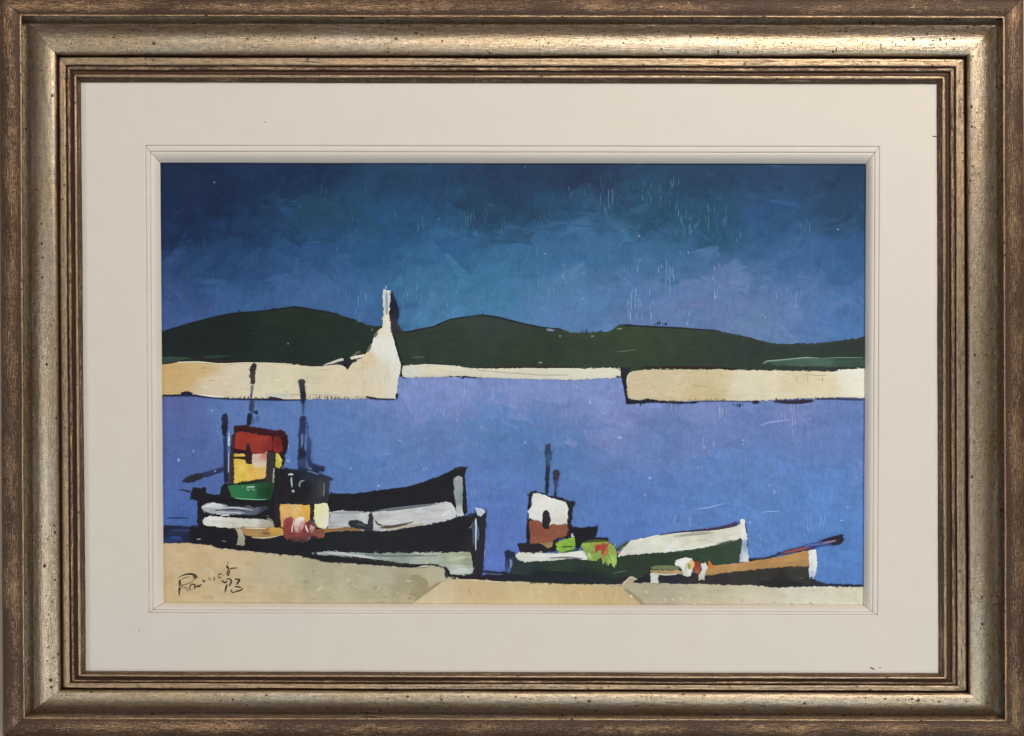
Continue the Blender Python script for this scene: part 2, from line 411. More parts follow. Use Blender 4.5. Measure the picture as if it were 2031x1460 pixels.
LV = 0.6              # height of one level of overpainting
class Paint:
    """paint collected for one painted thing: patches and strokes with real thickness"""
    def __init__(self): self.V, self.C, self.F, self.n = [], [], [], 0
    def add(self, px, py, h, col, faces):
        self.V.append(world_np(px, py, h)); self.C.append(col / ILL)
        self.F += [tuple(i + self.n for i in f) for f in faces]; self.n += len(px)
    def patch(self, outline, color, lvl, ang=0.0, jit=0.9, var=0.11, streak=0.15, thick=0.8, step=3.0, sharp=False, blend=45, flecks=0.5, edge=1.0):
        """a filled patch of paint. color: one colour or a list of (x, y, colour); ang: direction of the brush in degrees"""
        seed = rng.randrange(1000)
        o = smooth_path(outline, 2.2, True, 0.14)
        nx = np.roll(o, -1, 0) - np.roll(o, 1, 0)
        l = np.linalg.norm(nx, axis=1) + 1e-6
        nrm = np.stack([-nx[:, 1], nx[:, 0]], 1) / l[:, None]
        s = np.cumsum(np.r_[0, np.linalg.norm(np.diff(o, axis=0), axis=1)])
        dsp = (vnoise(s / 6.0, s * 0 + 3, seed) - 0.5) * 1.8 * jit + (vnoise(s / 2.4, s * 0 + 9, seed) - 0.5) * 2.0 * jit
        o = o + nrm * dsp[:, None]
        lo, hi = o.min(0), o.max(0)
        gx, gy = np.meshgrid(np.arange(lo[0] + step / 2, hi[0], step), np.arange(lo[1] + step / 2, hi[1], step))
        g = np.stack([gx.ravel(), gy.ravel()], 1); g += nr.uniform(-0.3, 0.3, g.shape) * step
        # inside test and distance to the outline
        ins = np.zeros(len(g), bool)
        a, b = o, np.roll(o, -1, 0)
        for (x1, y1), (x2, y2) in zip(a, b):
            c = ((y1 > g[:, 1]) != (y2 > g[:, 1]))
            if c.any():
                xx = (x2 - x1) * (g[:, 1] - y1) / (y2 - y1 if y2 != y1 else 1e-9) + x1
                ins ^= c & (g[:, 0] < xx)
        g = g[ins]
        def dist(q):
            dmin = np.full(len(q), 1e9)
            for i in range(0, len(o), 64):
                dd = ((q[:, None, :] - o[None, i:i + 64]) ** 2).sum(2).min(1)
                dmin = np.minimum(dmin, dd)
            return np.sqrt(dmin)
        g = g[dist(g) > step * 0.55] if len(g) else g
        pts = np.concatenate([o, g]) if len(g) else o
        no = len(o)
        r = delaunay_2d_cdt([Vector((float(p[0]), float(p[1]))) for p in pts], [], [list(range(no))], 1, 1e-4)
        q = np.array([(v.x, v.y) for v in r[0]])
        if not len(q): return
        x, y = q[:, 0], q[:, 1]
        ca, sa = math.cos(math.radians(ang)), math.sin(math.radians(ang))
        u, v = x * ca + y * sa, -x * sa + y * ca
        br = vnoise(u / 38, v / 2.6, seed + 1) * 0.6 + vnoise(u / 14, v / 1.5, seed + 2) * 0.4 - 0.5
        bl = vnoise(x / 16, y / 16, seed + 3) - 0.5
        if isinstance(color, list): c = field(color, x, y, blend * 0.35, 2.5)
        else: c = np.repeat(lin(color)[None], len(x), 0)
        c = c * (1 + 2 * streak * br + 2 * var * bl)[:, None]
        d = dist(q)
        h = 0.4 * thick * (1 - np.exp(-d / 1.0)) + 0.14 * br + 0.08 * np.exp(-((d - 2.2) / 1.4) ** 2)
        h = np.where(d < 0.3, -0.25, h)
        tri = [tuple(f) for f in r[2]]
        out = []
        for f in tri:
            aa = sum(q[f[i - 1]][0] * q[f[i]][1] - q[f[i]][0] * q[f[i - 1]][1] for i in range(len(f)))
            out.append(f if aa < 0 else tuple(reversed(f)))
        if edge and len(g) > 14:
            for _ in range(min(220, int(s[-1] / 8 * edge))):
                q_ = rng.randrange(len(o)); c0_ = o[q_]; n_ = nrm[q_]; t_ = np.array([n_[1], -n_[0]])
                c0_ = c0_ + n_ * rng.gauss(0, 0.7); L = rng.uniform(3, 9); w_ = t_ * L / 2 + n_ * rng.gauss(0, 0.5)
                cc = field(color, np.array([c0_[0]]), np.array([c0_[1]]), blend * 0.35, 2.5)[0] if isinstance(color, list) else lin(color)
                self.stroke([c0_ - w_, c0_ + w_], [0.7, rng.uniform(1.0, 2.2), 0.6], tuple(to_srgb(cc) * rng.uniform(0.94, 1.05)), lvl + 0.25, thick=0.3, var=0.05)
        if flecks and len(g) > 25:
            dg = dist(g); inn = g[dg > 3.2]
            if len(inn) > 10:
                area = len(g) * step * step
                for _ in range(min(160, int(area / 95 * flecks))):
                    p0 = inn[rng.randrange(len(inn))]
                    aa = math.radians(ang + rng.gauss(0, 7)); L = rng.uniform(5, 22)
                    e = [p0 - np.array([math.cos(aa), math.sin(aa)]) * L / 2, p0 + np.array([math.cos(aa), math.sin(aa)]) * L / 2]
                    if any(((inn - q_) ** 2).sum(1).min() > (step * 0.9) ** 2 for q_ in e): continue
                    cc = field(color, np.array([p0[0]]), np.array([p0[1]]), blend * 0.35, 2.5)[0] if isinstance(color, list) else lin(color)
                    cs = to_srgb(cc); k = rng.uniform(-1, 1)
                    cs = cs * (1 + k * (0.05 if cs.mean() > 120 else 0.05)) + k * (5 if cs.mean() < 120 else 3)
                    self.stroke(e, [0.8, rng.uniform(1.4, 4.0), 0.8], tuple(np.clip(cs, 3, 250)), lvl + 0.42, dry=0.3, thick=0.35, var=0.05)
        self.add(x, y, H0 + LV * lvl + h, np.clip(c, 0.002, 1), out)
    def stroke(self, pts, w, color, lvl, dry=0.0, taper=0.35, var=0.12, color2=None, bristle=2.2, thick=0.6, trim=1.5):
        """one pull of the brush: bristle ribbons side by side, each with its own start, end and tone"""
        p = smooth_path(pts, 2.5)
        seg = np.linalg.norm(np.diff(p, axis=0), axis=1); L = seg.sum(); s = np.r_[0, np.cumsum(seg)]
        ww = np.interp(s / max(L, 1e-6), np.linspace(0, 1, len(w)), w) if isinstance(w, (list, tuple)) else np.full(len(p), float(w))
        tg = np.gradient(p, axis=0) if len(p) > 1 else np.array([[1, 0]])
        tg /= np.linalg.norm(tg, axis=1)[:, None] + 1e-9
        nm = np.stack([-tg[:, 1], tg[:, 0]], 1)
        nb = max(1, int(round(ww.max() / bristle)))
        for b in range(nb):
            f0, f1 = b / nb - 0.5, (b + 1) / nb - 0.5
            fc = abs((f0 + f1))
            t0 = rng.uniform(0, trim) + dry * rng.uniform(0, 0.35) * L + fc * fc * taper * ww[0] * 0.6
            t1 = L - rng.uniform(0, trim) - dry * rng.uniform(0, 0.5) * L - fc * fc * taper * ww[-1] * 0.6
            if t1 - t0 < 1.0: continue
            n = max(2, int((t1 - t0) / 3.0) + 1)
            ss = np.linspace(t0, t1, n)
            X = np.interp(ss, s, p[:, 0]); Y = np.interp(ss, s, p[:, 1])
            NX = np.interp(ss, s, nm[:, 0]); NY = np.interp(ss, s, nm[:, 1]); WW = np.interp(ss, s, ww)
            tone = 1 + rng.uniform(-var, var)
            k = ss / max(L, 1e-6)
            c = np.repeat(lin(color)[None], n, 0)
            if color2 is not None: c = c * (1 - k[:, None]) + lin(color2)[None] * k[:, None]
            c = c * (tone * (1 + (vnoise(ss / 9, ss * 0 + b * 3.1, seed_of(b)) - 0.5) * var * 1.5))[:, None]
            hb = H0 + LV * lvl + rng.uniform(0, 0.12)
            rows = []
            end = np.ones(n); end[0] = end[-1] = 0.45
            for f, hh in ((f0 * 1.06, 0.02), ((f0 + f1) / 2, thick * 0.4), (f1 * 1.06, 0.02)):
                mid = (f0 + f1) / 2
                ff = mid + (f - mid) * end
                rows.append((X + NX * ff * WW, Y + NY * ff * WW, np.full(n, hb + hh * 1.0) * 1.0))
            px = np.concatenate([r_[0] for r_ in rows]); py = np.concatenate([r_[1] for r_ in rows]); hh = np.concatenate([r_[2] for r_ in rows])
            F = []
            for k2 in range(2):
                for j in range(n - 1):
                    F.append((k2 * n + j, k2 * n + j + 1, (k2 + 1) * n + j + 1, (k2 + 1) * n + j))
            # orientation
            a_, b_, c_ = F[0][0], F[0][1], F[0][2]
            cr = (px[b_] - px[a_]) * (py[c_] - py[a_]) - (py[b_] - py[a_]) * (px[c_] - px[a_])
            if cr > 0: F = [tuple(reversed(f)) for f in F]
            self.add(px, py, hh, np.clip(np.concatenate([c, c, c]), 0.002, 1), F)
    def ticks(self, path, n, length, width, color, lvl, up=True, jitter=0.5):
        p = smooth_path(path, 2.0)
        for _ in range(n):
            i = rng.randrange(len(p)); x, y = p[i] + np.array([rng.uniform(-1, 1), rng.uniform(-1, 1)])
            l = length * rng.uniform(0.4, 1.2) * (-1 if up else 1)
            self.stroke([(x, y), (x + rng.uniform(-jitter, jitter), y + l)], width * rng.uniform(0.6, 1.2), color, lvl, thick=0.4)
    def build(self, name, parent, label=None):
        c = np.concatenate(self.C)
        y = (c * np.array([0.30, 0.55, 0.15])).sum(1)[:, None]
        k = 0.87 + 0.18 * np.clip((y - 0.30) / 0.35, 0, 1)
        sat = 0.95 - 0.16 * np.clip((y - 0.42) / 0.25, 0, 1)
        c = np.clip((y + (c - y) * sat) * k, 0.0015, 0.92)
        return mesh_obj(name, np.concatenate(self.V), self.F, M_PAINT, parent, cols=c, label=label)
def seed_of(b): return 17 + b * 13

# ---- sky and sea: colour laid down stroke over stroke, then sampled by a relief mesh
def brushed_sheet(name, box, ctrl, n_strokes, amp, parent, seed, angs, hue, tint=(1, 1, 1)):
    x0, y0, x1, y1 = box
    cell = 2.0
    xs = np.arange(x0, x1 + cell, cell); ys = np.arange(y0, y1 + cell, cell)
    gx, gy = np.meshgrid(xs, ys)
    c = field(ctrl, gx, gy, 40, 2.2) * np.array(tint)
    basef = c.copy()
    hgt = np.zeros(gx.shape)
    r = random.Random(seed)
    for k in range(n_strokes * 2):
        small = k >= n_strokes
        cx, cy = r.uniform(x0, x1), r.uniform(y0, y1)
        L, w = (r.uniform(12, 44), r.uniform(4, 13)) if small else (r.uniform(22, 74), r.uniform(11, 32))
        a = math.radians(r.choice(angs) + r.gauss(0, 16))
        R = L / 2 + w
        i0, i1 = int(max(0, (cx - R - x0) / cell)), int(min(len(xs), (cx + R - x0) / cell + 1))
        j0, j1 = int(max(0, (cy - R - y0) / cell)), int(min(len(ys), (cy + R - y0) / cell + 1))
        if i1 - i0 < 2 or j1 - j0 < 2: continue
        X, Y = gx[j0:j1, i0:i1] - cx, gy[j0:j1, i0:i1] - cy
        bend = r.uniform(-0.004, 0.004)
        u = X * math.cos(a) + Y * math.sin(a); v = -X * math.sin(a) + Y * math.cos(a) + bend * u * u
        br = vnoise(u / 30 + k * 3.3, v / 2.4 + k, seed + 5)
        edge = np.clip((w / 2 - np.abs(v) + (br - 0.5) * 3) / (1.2 + 2.5 * r.random()), 0, 1)
        endm = np.clip((L / 2 - u + (br - 0.5) * 14) / 3.5, 0, 1) * np.clip((L / 2 + u + (br - 0.5) * 16) / r.choice((4, 10, 24)), 0, 1)
        m = edge * endm * (0.70 + 0.30 * np.clip(br * 1.6, 0, 1)) * (r.uniform(0.15, 0.5) if small else r.uniform(0.30, 0.75))
        jj, ii = int(np.clip((cy - y0) / cell, 0, len(ys) - 1)), int(np.clip((cx - x0) / cell, 0, len(xs) - 1))
        # picked up a little away from where it is put down: neighbouring tones wander into each other
        jj2 = int(np.clip(jj + r.gauss(0, 11), 0, len(ys) - 1)); ii2 = int(np.clip(ii + r.gauss(0, 18), 0, len(xs) - 1))
        col = basef[jj2, ii2] * (1 + r.uniform(-amp, amp)) * (1 + np.array([r.uniform(-hue, hue), r.uniform(-hue, hue) * 0.6, 0]))
        c[j0:j1, i0:i1] = c[j0:j1, i0:i1] * (1 - m[..., None]) + col * m[..., None]
        hg = 0.5 * (br - 0.4) + 0.45 * np.exp(-((w / 2 - np.abs(v)) / 1.6) ** 2)
        hgt[j0:j1, i0:i1] = hgt[j0:j1, i0:i1] * (1 - m) + hg * m
    c *= (1 + 0.07 * (vnoise(gx / 2.3, gy / 34, seed + 9) - 0.5) + 0.12 * (vnoise(gx / 2.0, gy / 8, seed + 19) - 0.5) + 0.10 * (vnoise(gx / 5, gy / 5, seed + 8) - 0.5))[..., None]
    hgt = np.clip(hgt, -0.4, 0.75) * 0.35
    ny, nx = gx.shape
    idx = np.arange(ny * nx).reshape(ny, nx)
    F = np.stack([idx[:-1, :-1], idx[1:, :-1], idx[1:, 1:], idx[:-1, 1:]], -1).reshape(-1, 4)
    P = Paint()
    P.V.append(world_np(gx.ravel(), gy.ravel(), H0 + hgt.ravel())); P.C.append(np.clip(c.reshape(-1, 3), 0.002, 1) / ILL)
    P.n = ny * nx; P.F = [tuple(f) for f in F.tolist()]
    return P, lambda x, y: field(ctrl, np.array([[x]]), np.array([[y]]), 40, 2.2)[0, 0] * np.array(tint)

def scratches(P, base, tile, boxes, lift, lvl=0.85):
    """pale drags of paint that caught on the upright grain of the board"""
    for b in boxes:
        (x0, y0), (x1, y1) = T(tile, (b[0], b[1]), (b[2], b[3]))
        n = int(b[4] * 1.4) if len(b) > 4 else max(2, int((x1 - x0) * (y1 - y0) / 110))
        for _ in range(n):
            x = x0 + round((x1 - x0) * rng.random() / 2.6) * 2.6 + rng.uniform(-0.4, 0.4); y = rng.uniform(y0, y1)
            l = min(rng.uniform(0.2, 0.75) * (y1 - y0), rng.uniform(7, 30))
            c0 = to_srgb(base(x, y)); k = rng.uniform(0.15, 1.0)
            P.stroke([(x, y - l / 2), (x + rng.uniform(-0.4, 0.4), y + l / 2)], [0.5, rng.uniform(0.8, 1.5), 0.5], tuple(c0 + np.array(lift) * k), lvl, thick=0.35, bristle=3)
def specks(P, pts, color, lvl=0.9):
    for tile, x, y, sx, sy in pts:
        (a, b), = T(tile, (x, y))
        P.patch([(a - sx, b), (a - sx * 0.4, b - sy), (a + sx * 0.7, b - sy * 0.7), (a + sx, b + sy * 0.3), (a + sx * 0.2, b + sy), (a - sx * 0.7, b + sy * 0.8)], color, lvl, jit=0.25, thick=0.9, step=2.0)

SKY = [(330, 340, (30, 44, 74)), (450, 400, (25, 42, 74)), (600, 340, (28, 46, 78)), (800, 345, (35, 64, 96)), (1000, 345, (36, 55, 88)), (1150, 345, (36, 50, 80)), (1400, 345, (36, 60, 90)),
       (1550, 345, (40, 66, 100)), (1700, 345, (34, 58, 90)), (340, 450, (26, 42, 78)), (500, 450, (32, 60, 98)), (650, 430, (34, 70, 98)), (800, 440, (36, 78, 120)), (950, 420, (34, 66, 96)), (1040, 400, (35, 60, 90)),
       (1100, 430, (36, 76, 110)), (1300, 430, (36, 74, 102)), (1420, 440, (36, 76, 104)), (1520, 440, (44, 82, 128)), (1680, 430, (36, 66, 96)), (330, 540, (44, 72, 118)), (450, 530, (38, 70, 114)), (600, 510, (44, 80, 128)),
       (750, 500, (40, 86, 130)), (900, 500, (46, 96, 142)), (1050, 500, (56, 106, 150)), (1150, 480, (62, 106, 150)), (1230, 500, (60, 108, 150)), (1350, 500, (56, 102, 144)), (1400, 470, (38, 86, 124)), (1500, 510, (54, 96, 142)),
       (1620, 510, (56, 98, 146)), (1700, 500, (48, 88, 136)), (330, 600, (66, 86, 142)), (450, 600, (58, 94, 144)), (600, 585, (68, 100, 150)), (750, 580, (58, 104, 150)), (850, 560, (62, 114, 154)), (960, 570, (62, 118, 156)),
       (1000, 540, (58, 112, 152)), (1100, 580, (88, 122, 166)), (1250, 570, (88, 118, 166)), (1400, 590, (106, 122, 170)), (1470, 570, (112, 126, 172)), (1560, 570, (70, 106, 156)), (1570, 600, (116, 124, 172)), (1700, 600, (70, 110, 164)),
       (900, 620, (84, 130, 174)), (1100, 635, (94, 126, 176)), (1300, 630, (112, 124, 174)), (1480, 640, (116, 130, 172)), (1650, 640, (86, 118, 172)), (1450, 610, (112, 118, 170)), (700, 640, (64, 100, 156)), (330, 660, (72, 94, 150))]
SKY = [(x, y, (min(r, 62) + max(0, r - 62) * 0.78, g, b)) for x, y, (r, g, b) in SKY]
sky_p, sky_f = brushed_sheet('sky', (314, 319, 1722, 735), SKY, 1500, 0.17, painting, 4, (-25, -8, 10, 30, -50), 0.09, (0.92, 0.95, 0.88))
scratches(sky_p, sky_f, 'M', [(190, 450, 300, 570, 14), (30, 430, 70, 510, 6), (370, 450, 470, 500, 7), (570, 410, 730, 600, 26), (770, 400, 800, 560, 6), (860, 450, 960, 580, 12), (1180, 420, 1330, 590, 12), (1400, 230, 1660, 310, 20), (1700, 160, 1850, 500, 26),
                              (1950, 1040, 2031, 1290, 18), (1540, 1080, 1730, 1160, 12), (1190, 880, 1220, 1140, 5), (1280, 1030, 1340, 1110, 8), (1770, 1240, 1800, 1300, 6), (1190, 660, 1230, 780, 7), (1400, 860, 1450, 960, 6), (1280, 560, 1310, 620, 4),
                              (180, 950, 220, 1010, 4), (540, 980, 580, 1080, 5), (1200, 160, 1270, 130, 4), (450, 260, 480, 430, 4), (90, 1040, 240, 1120, 8), (1970, 760, 2031, 880, 8), (110, 380, 140, 420, 3)], (48, 58, 56))
scratches(sky_p, sky_f, 'N', [(200, 190, 390, 370, 26), (440, 150, 530, 390, 14), (500, 390, 620, 610, 22), (730, 380, 760, 620, 8), (800, 390, 910, 600, 18), (410, 820, 480, 1090, 20), (520, 680, 560, 890, 7), (90, 1050, 310, 1280, 32), (580, 1250, 610, 1330, 5),
                              (1470, 490, 1570, 660, 14), (1140, 1250, 1220, 1300, 10), (790, 880, 820, 1160, 9), (120, 810, 200, 920, 10), (30, 880, 130, 1010, 10), (350, 840, 420, 980, 12), (970, 580, 1010, 660, 6), (300, 480, 370, 560, 8), (1290, 1080, 1310, 1150, 3), (1400, 1080, 1520, 1190, 10), (1640, 500, 1670, 560, 4)], (50, 64, 60))
scratches(sky_p, sky_f, 'L', [(1320, 170, 1380, 320, 12), (1450, 650, 1470, 750, 3), (1570, 390, 1600, 490, 5), (1890, 440, 1950, 510, 6), (1480, 1040, 1730, 1240, 26), (1950, 1000, 2031, 1200, 12), (1100, 330, 1170, 410, 4), (350, 560, 400, 760, 4), (640, 870, 700, 900, 4), (420, 950, 480, 1040, 4)], (40, 50, 50))
for pts, w, cc in ((T('N', (600, 590), (660, 530), (700, 480)), [3, 7, 4], (72, 132, 150)), (T('N', (1150, 335), (1300, 345), (1450, 375), (1560, 440)), [3, 9, 4], (56, 98, 146)), (T('N', (1180, 55), (1320, 62), (1450, 80)), [2, 5, 2], (66, 90, 128)),
                   (T('M', (1050, 640), (1200, 560), (1400, 520), (1600, 540), (1800, 545)), [3, 6, 5, 3], (74, 116, 164)), (T('M', (740, 340), (840, 380), (930, 430)), [2, 5, 2], (66, 106, 140)), (T('M', (430, 590), (520, 610), (600, 640)), [3, 8, 4], (72, 116, 158)),
                   (T('N', (0, 640), (120, 660), (220, 690)), [4, 8, 3], (78, 118, 166)), (T('N', (1400, 960), (1480, 950), (1560, 965)), [2, 5, 3], (92, 134, 178)), (T('L', (1180, 690), (1280, 670), (1400, 680)), [2, 5, 3], (62, 104, 148)),
                   (T('N', (1540, 190), (1600, 205), (1660, 195)), [2, 6, 2], (64, 100, 140)), (T('L', (120, 445), (200, 425)), [3, 6], (62, 88, 130)), (T('L', (1040, 350), (1100, 345), (1160, 340)), [2, 4, 3], (66, 108, 138)),
                   (T('N', (960, 1080), (1040, 1090), (1110, 1095)), [3, 5, 3], (58, 96, 148)), (T('N', (860, 990), (960, 1000), (1090, 1030)), [5, 12, 8], (112, 128, 176)), (T('N', (480, 1190), (640, 1170), (900, 1120)), [8, 18, 10], (118, 122, 174)), (T('N', (1500, 1150), (1560, 1110)), [6, 3], (62, 98, 150))):
    m_ = smooth_path(pts)[len(smooth_path(pts)) // 2]; b_ = to_srgb(sky_f(m_[0], m_[1])); sky_p.stroke(pts, w, tuple(b_ * 0.62 + np.array(cc) * 0.38), 0.55, dry=0.9, thick=0.3, var=0.08)
for _ in range(170):
    x = rng.uniform(322, 1708); y = rng.uniform(335, 690); c0 = to_srgb(sky_f(x, y)); l = rng.uniform(4, 14); a = rng.choice((90, 90, -20, 15)) + rng.gauss(0, 6)
    dx, dy = l / 2 * math.cos(math.radians(a)), l / 2 * math.sin(math.radians(a)); k = rng.uniform(-0.5, 1.0)
    sky_p.stroke([(x - dx, y - dy), (x + dx, y + dy)], [0.6, rng.uniform(1, 3), 0.6], tuple(np.clip(c0 + np.array((16, 20, 22)) * k, 5, 250)), 0.7, dry=0.4, thick=0.3)
specks(sky_p, [('N', 1797, 568, 2.6, 1.0), ('N', 370, 1245, 1.4, 1.4), ('N', 195, 620, 1.5, 2.0), ('M', 1260, 765, 1.3, 1.6), ('N', 590, 755, 1.0, 3.0), ('M', 1570, 1125, 1.3, 3.0)], (124, 152, 180))
specks(sky_p, [('M', 1100, 65, 1.5, 1.2), ('L', 468, 190, 1.6, 2.2), ('L', 1050, 935, 1.6, 2.0), ('N', 1300, 1278, 1.8, 1.6), ('M', 1715, 1300, 3.2, 2.0)], (92, 118, 152))
sky_p.build('painted_sky', painting, 'deep blue painted sky paling to lavender, scratched with upright streaks')

SEA = [(330, 800, (86, 98, 156)), (400, 900, (80, 102, 162)), (330, 930, (76, 100, 162)), (600, 850, (88, 120, 178)), (480, 830, (88, 118, 176)), (850, 770, (118, 134, 190)), (1000, 780, (116, 134, 188)), (1200, 790, (116, 134, 186)), (800, 850, (92, 122, 178)),
       (1000, 850, (82, 120, 176)), (1100, 900, (82, 118, 174)), (1300, 850, (94, 120, 174)), (1240, 830, (116, 130, 184)), (1500, 830, (94, 118, 174)), (1680, 850, (92, 120, 178)), (700, 920, (84, 120, 180)), (1000, 1000, (84, 116, 182)), (1250, 1000, (82, 118, 184)),
       (1500, 950, (88, 124, 184)), (1690, 1050, (80, 124, 188)), (330, 1030, (76, 106, 176)), (360, 1060, (64, 90, 150)), (1000, 1100, (86, 112, 184)), (1400, 790, (112, 128, 182)), (1560, 800, (110, 124, 178)), (1450, 1000, (84, 124, 186)), (1600, 1000, (84, 124, 188)), (1650, 1130, (78, 120, 184)), (900, 1000, (88, 118, 184))]
sea_p, sea_f = brushed_sheet('sea', (316, 738, 1722, 1165), SEA, 1500, 0.14, painting, 8, (-8, 0, 8, 14, 80), 0.05, (1.14, 1.06, 0.97))
scratches(sea_p, sea_f, 'J', [(555, 140, 590, 360, 8), (320, 290, 520, 390, 26), (770, 110, 830, 240, 14), (1320, 60, 1490, 140, 22), (1390, 310, 1480, 430, 14), (870, 240, 930, 290, 8), (1290, 590, 1330, 670, 6), (1440, 1040, 1570, 1210, 22), (600, 840, 680, 1020, 16),
                              (180, 560, 240, 620, 7), (0, 570, 30, 640, 5), (410, 610, 450, 680, 5), (230, 760, 350, 800, 8), (880, 1100, 960, 1170, 10), (1540, 550, 1570, 660, 5), (1060, 310, 1120, 360, 6), (1620, 1080, 1660, 1180, 6), (860, 640, 960, 700, 10), (640, 300, 720, 400, 8)], (40, 36, 24))
scratches(sea_p, sea_f, 'K', [(400, 90, 550, 170, 16), (790, 90, 930, 250, 20), (1320, 90, 1460, 250, 34), (1430, 230, 1500, 350, 10), (420, 980, 620, 1090, 22), (1540, 980, 1710, 1110, 24), (1150, 1140, 1175, 1290, 6), (680, 370, 820, 460, 18), (640, 200, 760, 240, 10), (1060, 480, 1080, 760, 9),
                              (1400, 1090, 1520, 1130, 10), (600, 280, 640, 320, 4), (760, 290, 930, 330, 9), (1150, 640, 1300, 690, 8), (1900, 120, 1960, 170, 7), (1590, 270, 1640, 320, 5), (1780, 1290, 1810, 1340, 4), (530, 400, 560, 480, 4), (1840, 890, 1980, 990, 10)], (46, 42, 30))
sea_p.stroke(T('K', (1160, 265), (1230, 240), (1330, 225), (1420, 215)), [3, 5, 3], (128, 138, 190), 0.8, dry=0.4)
sea_p.stroke(T('K', (650, 935), (760, 920), (890, 885)), [1.5, 2.5, 1.2], (128, 154, 196), 0.8)
sea_p.stroke(T('K', (1165, 970), (1220, 955), (1330, 950)), [1.5, 2.2, 1], (120, 150, 198), 0.8)
sea_p.stroke(T('C', (790, 20), (850, 5), (900, -5)), [1.5, 2, 1], (130, 156, 198), 0.8)
sea_p.stroke(T('C', (690, 190), (850, 150), (1000, 110)), [1.5, 2, 1], (112, 146, 196), 0.8)
for _ in range(260):
    x = rng.uniform(330, 1706); y = rng.uniform(800, 1120); c0 = to_srgb(sea_f(x, y)); l = rng.uniform(4, 16); a = rng.choice((90, 90, 0, 8)) + rng.gauss(0, 5)
    dx, dy = l / 2 * math.cos(math.radians(a)), l / 2 * math.sin(math.radians(a)); k = rng.uniform(-0.4, 1.0)
    sea_p.stroke([(x - dx, y - dy), (x + dx, y + dy)], [0.6, rng.uniform(1, 2.6), 0.6], tuple(np.clip(c0 + np.array((22, 22, 18)) * k, 5, 250)), 0.7, dry=0.4, thick=0.3)
specks(sea_p, [('J', 715, 435, 1.8, 1.8), ('J', 1060, 560, 1.6, 4), ('J', 1825, 521, 5.2, 2.6), ('J', 55, 546, 4, 1.6), ('K', 720, 438, 2.6, 3), ('K', 1033, 380, 2, 3), ('K', 1033, 410, 1.6, 1.6), ('K', 280, 685, 4, 3), ('K', 643, 597, 1.6, 1.6), ('K', 670, 597, 1.6, 1.6),
               ('K', 355, 537, 2.5, 1.5), ('K', 238, 820, 1.6, 3), ('K', 1245, 740, 3, 1.6), ('K', 1283, 798, 1.2, 4), ('K', 1086, 1042, 2.4, 4), ('K', 1945, 680, 2.5, 2), ('K', 1870, 920, 3.5, 2), ('K', 1825, 1025, 3.5, 1.8), ('C', 765, 325, 2.6, 2.6), ('C', 910, 150, 1.5, 1.5), ('C', 485, 150, 2, 2.5),
               ('C', 1215, 155, 2, 3), ('C', 1245, 150, 1.4, 2.6), ('A', 375, 1040, 2, 2.5), ('A', 560, 630, 3, 3), ('A', 225, 1130, 3, 4), ('A', 1325, 1140, 4, 2.5), ('A', 1330, 990, 2, 5), ('B', 1755, 310, 1.6, 3), ('J', 1690, 325, 4, 2.5), ('J', 1585, 235, 3, 4)], (134, 156, 196))
sea_p.build('painted_sea', painting, 'flat blue painted sea, lavender near the low far wall')

NAVY, BLACK = (33, 35, 58), (35, 35, 38)
# ---- hills
P = Paint()
hill_top = T('G', (45, 352), (60, 345), (160, 315), (280, 275), (400, 240), (520, 210), (640, 180), (760, 158), (900, 150), (1050, 138), (1200, 120), (1300, 105), (1400, 95), (1500, 108), (1620, 130), (1750, 150), (1900, 195), (2020, 225),
             'F', (130, 378), (250, 405), (400, 440), (520, 480), (620, 520), (740, 520), (800, 560), (890, 575), (930, 580), (1000, 585), (1150, 555), (1300, 525), (1400, 485), (1500, 455),
             'H', (380, 182), (500, 135), (620, 115), (700, 105), (800, 100), (870, 115), (960, 130), (1050, 160), (1150, 180), (1250, 200), (1350, 205), (1420, 225), (1480, 240), (1600, 240), (1700, 235), (1780, 235), (1830, 200), (1860, 175), (1950, 178),
             'I', (30, 50), (100, 62), (200, 70), (300, 72), (420, 75), (500, 78), (600, 92), (700, 95), (800, 100), (900, 120), (1000, 140), (1100, 165), (1200, 190), (1280, 210), (1400, 212), (1450, 205), (1550, 210), (1700, 200), (1800, 188), (1900, 172), (2000, 160), (2035, 158))
HILLC = [(350, 690, (34, 42, 40)), (450, 660, (33, 42, 38)), (550, 680, (36, 50, 42)), (680, 680, (40, 54, 44)), (860, 660, (52, 66, 52)), (960, 650, (58, 70, 60)), (900, 700, (52, 66, 52)), (1050, 700, (52, 66, 50)), (1200, 690, (56, 70, 52)), (1350, 680, (56, 72, 54)), (1450, 700, (52, 64, 54)), (1600, 705, (52, 66, 56)), (1690, 690, (52, 62, 54)), (1250, 660, (60, 76, 48)), (580, 615, (40, 54, 40))]
P.patch(hill_top + [(1722, 744), (1400, 748), (1000, 748), (700, 748), (400, 748), (316, 746)], [(x, y, (r * 0.93, g * 0.89, b * 0.92)) for x, y, (r, g, b) in HILLC], 1.2, ang=4, jit=1.0, var=0.09, streak=0.12, step=4.0, blend=120)
P.patch(T('A', (45, 85), (200, 80), (350, 95), (450, 118), (300, 130), (200, 140), (60, 165), (40, 165)), (50, 70, 58), 1.7, ang=8, streak=0.25)
P.stroke(T('A', (400, 105), (560, 90), (800, 82)), [3, 5, 2], (46, 62, 54), 1.7, dry=0.6)
P.stroke(T('A', (190, 130), (300, 122), (420, 118), (600, 128), (760, 138), (950, 140)), [2, 4.5, 4, 6, 5, 3], (46, 38, 34), 1.9, dry=0.3)
P.stroke(T('A', (950, 140), (1200, 142), (1420, 158), (1650, 165)), [2, 2.5, 3, 2], (46, 42, 36), 1.9, dry=0.5)
